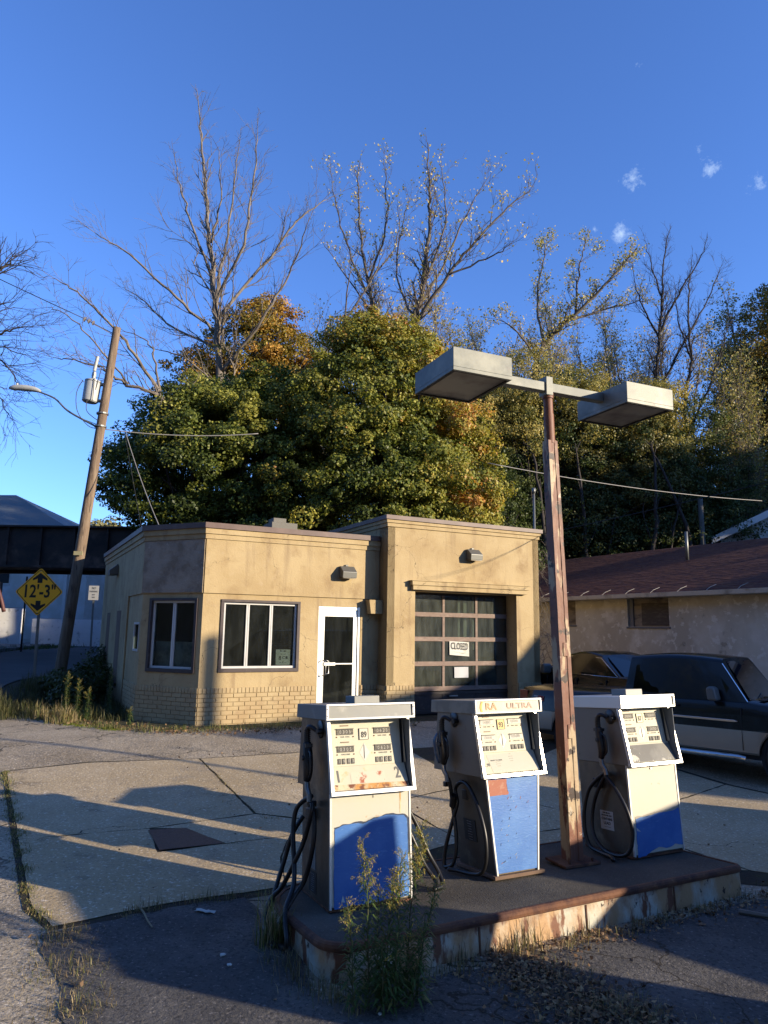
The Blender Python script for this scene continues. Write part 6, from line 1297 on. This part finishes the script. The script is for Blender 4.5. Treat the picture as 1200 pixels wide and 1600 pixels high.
blades('grass',along([(-4.5,8.9),(-3.25,6.8),(-2.47,5.45),(-2.15,5.1)],.02,.025,4),4200,.035,.0022,DRY+GRN,'short grass in the joint along the left edge of the concrete','grass',4,.03)
blades('grass',along([(-2.15,5.08),(-1.7,4.35),(-1.5,3.9),(-1.75,3.2)],.02,.07,5),1800,.06,.0018,DRY+DIM,'dry straw grass by the left edge of the dark asphalt patch','grass',5,.09,1.5)
blades('grass',along([(-1.85,5.28),(-1.5,5.55),(-1.0,5.75)],.02,.02,6),420,.085,.0016,DIM+DRY,'wisps of dead grass in the joint behind the dark asphalt patch','grass',6,.03,.9)
blades('grass',along([(-1.3,7.85),(-2.4,9.9)],.05,.01,7),350,.03,.002,DRY+DIM,'short grass in the slanting concrete joint','grass',7,.015)
blades('grass',along([(-1.3,7.8),(-.85,7.6),(-.7,7.0),(-1.4,6.9)],.05,.03,8),500,.035,.002,DRY+DIM,'grass tufts in the broken concrete beside the trench cover','grass',8,.03)
blades('grass',along([(-6.6,13.7),(-5.4,12.8),(-4.4,12.15),(-3.2,11.95),(-2,12.5),(-.4,13.3),(.6,13.6)],.03,.1,9),4600,.11,.003,DRY+GRN+GRN+DIM,'dry weedy grass along the foot of the station wall','grass',9,.10,.8)
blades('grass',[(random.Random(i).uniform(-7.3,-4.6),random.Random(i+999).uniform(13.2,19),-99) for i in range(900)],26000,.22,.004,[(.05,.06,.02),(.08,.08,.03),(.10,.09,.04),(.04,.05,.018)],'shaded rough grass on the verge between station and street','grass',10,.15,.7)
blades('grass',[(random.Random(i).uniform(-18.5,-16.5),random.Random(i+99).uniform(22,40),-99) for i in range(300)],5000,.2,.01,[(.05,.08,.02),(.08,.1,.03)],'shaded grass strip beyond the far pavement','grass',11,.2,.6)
blades('moss',along([(-5.9,13.1),(-5.0,12.45),(-4.2,12.02)],.02,.05,12),3000,.018,.006,[(.16,.20,.02),(.2,.22,.03)],'bright green moss patch at the edge of the lot','moss',12,.06,.5)
# leaf litter
def litter(label,fn,n,size,pal,seed,z=.02):
    rg=np.random.default_rng(seed); C=[]
    while len(C)<n:
        p=fn(rg)
        if p is not None: C.append((p[0],p[1],gh(p[0],p[1])+z+rg.uniform(0,.02)))
    C=np.array(C); Nn=rg.normal(size=(n,3))*.45+np.array([0,0,1]); Nn/=np.linalg.norm(Nn,axis=1)[:,None]; pal=np.array(pal)
    o=leafmesh('leaf_litter',C,Nn,size*rg.uniform(.4,1.3,n),pal[rg.integers(0,len(pal),n)]*rg.uniform(.6,1.3,(n,1)),litterm,rg=rg,fold=.3); return tag(o,label,'leaf litter',kind='stuff')
LP_=[(.17,.10,.05),(.24,.15,.075),(.11,.07,.04),(.30,.20,.10),(.07,.045,.03)]
def f1(rg):
    t=rg.uniform(0,1); a=iw(1.15,-.12); b=(1.75,3.35); m_=(1.28,3.98); 
    p=((1-t)**2*a[0]+2*t*(1-t)*m_[0]+t*t*b[0],(1-t)**2*a[1]+2*t*(1-t)*m_[1]+t*t*b[1]); return (p[0]+rg.normal()*.14*(1+t),p[1]+rg.normal()*.09)
litter('brown dead leaves and straw drifted in front of the island under the middle pump',f1,3000,.034,LP_,1)
blades('straw',[f1(np.random.default_rng(i))+(-99,) for i in range(400)],3600,.07,.0014,DRY+DRY+DIM,'loose dry straw in the drift in front of the island','straw',21,.06,1.6)
litter('scattered dead leaves along the foot of the island on the right',lambda rg:(lambda q:(q[0],q[1]))(iw(rg.uniform(1.4,3.7),-.05-abs(rg.normal())*.10)),700,.03,LP_,2)
litter('dead leaves along the foot of the station',lambda rg:(rg.uniform(-6,.5),(lambda x:0)(0) or 0) if 0 else (lambda t:(-6+t*6.6+rg.normal()*.1,13.3-1.6*math.sin(min(1,t*1.6)*1.57)+max(0,t-.45)*2.9+rg.normal()*.18))(rg.uniform(0,1)),900,.05,LP_,3)
litter('few dead leaves blown across the lot',lambda rg:(rg.uniform(-3.5,4),rg.uniform(3.2,11)),170,.035,LP_,4)
def single(name,label,cat,mb,mat,loc,rz=0): return tag(mb.build(name,mat,None,loc,rz),label,cat)
q=MB(); rr=random.Random(5); g_=[[(-.075+.15*i/5,-.022+.044*j/3+rr.uniform(-.006,.006),.002+rr.uniform(0,.012)) for i in range(6)] for j in range(4)]
q.add([p for r_ in g_ for p in r_],[(j*6+i,j*6+i+1,j*6+i+7,j*6+i+6) for j in range(3) for i in range(5)]); o=single('crumpled_paper','crumpled white paper scrap on the dark asphalt patch','litter',q,white,(-1.22,5.42,.016),-12); o.modifiers.new('t','SOLIDIFY').thickness=.001
for nm_,lb,a,b,r_ in (('twig','short pale twig lying on the dark patch left of the paper scrap',(-1.70,5.45),(-1.50,5.12),.008),('stick','long grey stick on the ground off the right end of the island',(2.62,5.55),(3.35,5.12),.018),('twig','thin pale twig lying before the left foot of the island',(.12,4.22),(.32,4.36),.004)):
    q=MB(); A_=Vector((a[0],a[1],.03));B_=Vector((b[0],b[1],.03)); q.tube([A_,A_.lerp(B_,.35)+Vector((.002,.006,.004)),A_.lerp(B_,.7)+Vector((-.002,.0,0)),B_],[r_,r_*.6],6,sm=4); single(nm_,lb,'stick',q,straw if r_<.012 else barkpale,(0,0,0))
st_n=0
for x,y,s_,lb in ((-.55,3.78,.020,'small white stone near the bottom edge of the lot'),(-.88,4.62,.016,'pale chip of stone left of the island'),(-.95,4.75,.02,'flat pale stone chip on the dark patch'),(.02,4.1,.014,'white chip of litter in front of the island'),(2.05,3.42,.02,'pale flat chip at the lower right')):
    q=MB(); rr=random.Random(x); bm=bmesh.new(); bmesh.ops.create_icosphere(bm,subdivisions=1,radius=s_)
    for v in bm.verts: v.co=Vector((v.co.x*rr.uniform(.7,1.4),v.co.y*rr.uniform(.7,1.2),v.co.z*.5))
    me=bpy.data.meshes.new('pebble'); bm.to_mesh(me); bm.free(); me.materials.append(white); o=bpy.data.objects.new('pebble',me); COL.objects.link(o); o.location=(x,y,.02); tag(o,lb,'stone')
# goldenrod weeds in front of the left pump
def goldenrod(label,loc,h,seed,flower=1.,group='goldenrod weeds before the left pump',lean=(0,0),dens=1.):
    rg=random.Random(seed); ng=np.random.default_rng(seed); t=thing('goldenrod_plant',label,'weed',loc,0,group)
    q=MB(); S_=[Vector((lean[0]*(i/8)**1.6+rg.gauss(0,.004),lean[1]*(i/8)**1.6+rg.gauss(0,.004),h*i/8)) for i in range(9)]
    q.tube(S_,[.005,.0018],6,sm=3); C=[];Nn=[];V=[];F=[];cc=[]
    def leaf(p,d,L,w_,col):
        s=d.cross(Vector((0,0,1))); s=s.normalized() if s.length>.01 else Vector((1,0,0)); b=len(V); dr=Vector((0,0,-L*rg.uniform(.15,.5)))
        m=p+d*L*.5+Vector((0,0,L*.06)); e=p+d*L+dr
        V.extend([p,m+s*w_,e,m-s*w_,]); F.append((b,b+1,b+2,b+3)); cc.extend([col]*4)
    n=int(h*175*dens)
    for i in range(n):
        tt=.06+.86*i/n; k_=min(7,int(tt*8)); p=S_[k_].lerp(S_[k_+1],tt*8-k_); a=i*2.4+rg.uniform(-.3,.3)
        d=Vector((math.cos(a),math.sin(a),rg.uniform(.15,.6))).normalized(); L=(.115-.065*tt)*rg.uniform(.7,1.25); g=rg.uniform(.7,1.3)
        col=(.06*g,.095*g,.026*g) if rg.random()>.12 else (.16*g,.14*g,.04*g); leaf(p,d,L,L*.07,col)
    nb=int((14+h*8)*flower)
    for i in range(nb):
        tt=.66+.34*i/max(1,nb); k_=min(7,int(tt*8)); p=S_[k_].lerp(S_[k_+1],min(1,tt*8-k_)); a=rg.uniform(0,6.28); L=(.11*(1.12-tt)/.46+.025)*rg.uniform(.6,1.1)
        d=Vector((math.cos(a),math.sin(a),rg.uniform(.5,1.1))).normalized(); e=p+d*L+Vector((0,0,-L*.1)); q.tube([p,p.lerp(e,.5)+Vector((0,0,L*.08)),e],[.0014,.0007],3,cap=False)
        for j in range(int(26*L/.07)):
            s=rg.uniform(.15,1); c_=p.lerp(e,s)+Vector((rg.gauss(0,.005),rg.gauss(0,.005),rg.gauss(0,.005)+L*.05)); g=rg.uniform(.7,1.3); col=rg.choice([(.32*g,.30*g,.06*g),(.42*g,.33*g,.05*g),(.2*g,.2*g,.06*g),(.36*g,.27*g,.14*g)])
            dd=Vector((rg.gauss(0,1),rg.gauss(0,1),rg.gauss(.4,1))).normalized(); leaf(c_,dd,rg.uniform(.008,.018),.0022,col)
    q.build('stem',M('weed_stem',(.10,.11,.04),.7) if 'weed_stem' not in bpy.data.materials else bpy.data.materials['weed_stem'],t,smooth=True)
    me=bpy.data.meshes.new('leaves_and_flowers'); me.from_pydata([tuple(v) for v in V],[],F); at=me.attributes.new('col','FLOAT_COLOR','POINT'); c=np.ones((len(V),4),np.float32); c[:,:3]=np.array(cc); at.data.foreach_set('color',c.reshape(-1)); me.materials.append(LEAF2)
    o=bpy.data.objects.new('leaves_and_flowers',me); COL.objects.link(o); o.parent=t; return t
GR=[((-.04,4.16),.86,(-.05,.02),1.15,'tallest goldenrod in front of the blue panel of the left pump'),((.05,4.2),.70,(.03,0),.9,'goldenrod right of the tallest one against the blue panel'),((.10,4.22),.78,(.03,.02),1.,'goldenrod with the yellowest flowers at the right edge of the left pump'),((.16,4.28),.92,(.09,.03),1.6,'bushy pale-headed goldenrod standing just right of the left pump'),((-.12,4.12),.58,(-.05,0),.5,'short goldenrod leaning left with a brown tip'),((.22,4.26),.66,(.13,.0),.4,'leafy weed leaning furthest right beside the island'),((.03,4.10),.42,(-.0,-.03),.1,'low leafy weed at the front of the clump'),((.09,4.12),.50,(.03,-.03),.1,'low leafy weed front right in the clump'),((.0,4.24),.62,(.0,.0),.3,'dark green weed in the middle of the clump'),((.20,4.18),.48,(.06,-.02),.2,'low weed at the right front of the clump')]
for i,(p,h,le,fl,lb) in enumerate(GR): goldenrod(lb,(p[0],p[1],0),h,100+i,fl,lean=le,dens=1.5)
for i,(x,y,h,lb) in enumerate(((-5.75,13.35,.85,'tall weed at the left end of the lot edge'),(-5.45,13.15,.75,'pale weed in the sun left of the station corner'),(-5.2,13.0,.6,'smaller weed nearest the station side wall'),(-4.25,12.45,.32,'small bright green weed at the angled corner wall'),(-5.05,13.6,1.0,'dark tall weed against the station side wall'))): goldenrod(lb,(x,y,gh(x,y)),h,200+i,.5,'weeds by the station corner',(0,0),2.2)
for i,(x,y) in enumerate(((-6.05,13.3),(-5.55,12.85))): blades('grass_tuft',[(x,y,-99)],420,.36-.08*i,.005,DRY,['tall dry grass tuft at the left end of the lot edge','dry grass tuft left of the station corner'][i],'grass tuft',60+i,.10,.7,kind=None)
q=blades('grass_tuft',[(-.66,4.95,-99)],220,.30,.003,GRN+DRY,'green and straw grass tuft at the left end of the island','grass tuft',63,.05,.5,kind=None)
q=crown(None,[(-6.5,15.8,.85,.6,1.3,.22),(-6.7,17.6,.95,.6,1.3,.4),(-6.0,14.5,.5,.35,.6,.2)],7000,.08,[(.03,.045,.015),(.06,.07,.02)],seed=90,clump=(.2,.4),name='brambles'); tag(q,'dark bramble growth against the left wall of the station','brambles',kind='stuff')
# ---------------------------------------------------------------- out of frame: unseen shadow casters, with a cabinet and trees added for shade
AZr=R(-20); HH=(math.cos(AZr),math.sin(AZr)); PP=(-HH[1],HH[0])
def hw_(D,w_): return (HH[0]*D+PP[0]*w_,HH[1]*D+PP[1]*w_)
# cabinet made up to shade the left pump: local x along the shadow's width
x,y=hw_(3.2,3.95); cbt=thing('shade_cabinet','unseen grey steel cabinet added to shade the left pump, out of frame to the right','cabinet',(x,y,0),70)
q=MB(); q.prism([(-.25,0),(.82,0),(.83,1.02),(.97,1.45),(.97,1.93),(.85,1.95),(-.25,1.52)],-.22,.22,f=lambda p,t:(p[0],t,p[1])); q.build('case',galv,cbt,bevel=.01); q=MB(); q.box(-.2,.7,-.235,-.222,.15,1.4); q.build('door',cream,cbt,bevel=.004)
x,y=hw_(6.2,8.6)
car('dark van parked out of frame to the right','van',(x,y,0),-110,1.0,dict(r=.36,wb=3.4,x0=-1.1,x1=4.9,hw=.98,zb=.3,zs=.7,top=[(-1.1,1.0),(2.9,1.05),(4.0,1.02),(4.9,.8)],
 gh=[(-1.05,1.0),(-.95,1.95),(2.5,1.90),(4.0,1.02)],arc=.02,win=[[(0,1.15),(0,1.7),(1.2,1.7),(1.2,1.15)],[(1.35,1.15),(1.35,1.7),(2.4,1.68),(2.9,1.15)]],seams=[1.28,2.9],handles=[(1.5,1.0)],mir=(2.8,1.05)),name='parked_van')
x,y=hw_(20,10.3); hx=thing('neighbour_house','brick house across the street, out of frame to the right','house',(x,y,0),70)
q=MB(); q.box(0,4.0,-8,0,0,6.8); q.prism([(4.0,0),(9.5,0),(9.5,7.9),(6.6,7.9),(5.6,7.6),(5.2,7.2),(4.0,6.8)],-8,0,f=lambda p,t:(p[0],t,p[1])); q.build('wall',siding,hx); q=MB(); q.box(-.2,4.1,-8.2,.2,6.8,7.0); q.build('roof',slate,hx)
x,y=hw_(15,10.98); q=thing('street_pole','wooden pole across the street, out of frame to the right','utility pole',(x,y,0),0); m_=MB(); m_.tube([(0,0,0),(0,0,7.5)],[.15,.13],12); m_.build('pole',wood,q)
x,y=hw_(9,8.36); q=thing('street_pole','thin steel pole out of frame to the right','pole',(x,y,0),0); m_=MB(); m_.tube([(0,0,0),(0,0,6.5)],[.05,.04],10); m_.build('pole',post_st,q)
t0=None  # unseen tree row added to shade the woods on the right
for i,(w_,D,s_) in enumerate(((21,30,.72),(25.5,27,.78),(31,24,.8),(36,24,1.1),(41,26,1.15),(46,28,1.15),(51,28,1.15))):
    x,y=hw_(D,w_)
    if t0 is None: t0=leafytree('added unseen shade tree, out of frame to the right',(x,y),[(x,y,gh(x,y)+9,4.2,4.2,5.5),(x+1.5,y-1.5,gh(x,y)+6,3.5,3.5,3.6)],15000,.42,DG[:4],300,clump=(.7,1.3),group='added shade trees out of frame'); o=t0
    else: o=copy_tree(t0)
    o.location=(x,y,gh(x,y)); o.scale=(s_,)*3; o.rotation_euler=(0,0,i*.9); o['label']=['nearest','second','third','fourth','fifth','sixth','farthest'][i]+' added shade tree of the unseen row, out of frame to the right'

for i,(x,y,s_,rz) in enumerate(((-30,-16,1.5,0),(-22,-24,1.6,1),(-12,-26,1.6,2),(-2,-28,1.6,3),(8,-27,1.5,4),(-34,-6,1.4,5),(18,-30,1.5,1.3))):  # unseen trees added to darken reflections and block sky light
    o=copy_tree(t0); o.location=(x,y,gh(x,y)); o.scale=(s_,)*3; o.rotation_euler=(0,0,rz); o['label']=['first','second','third','fourth','fifth','sixth','seventh','eighth','ninth'][i]+' added tree of the unseen row behind the camera, there to darken reflections'; o['group']='added trees behind the camera'
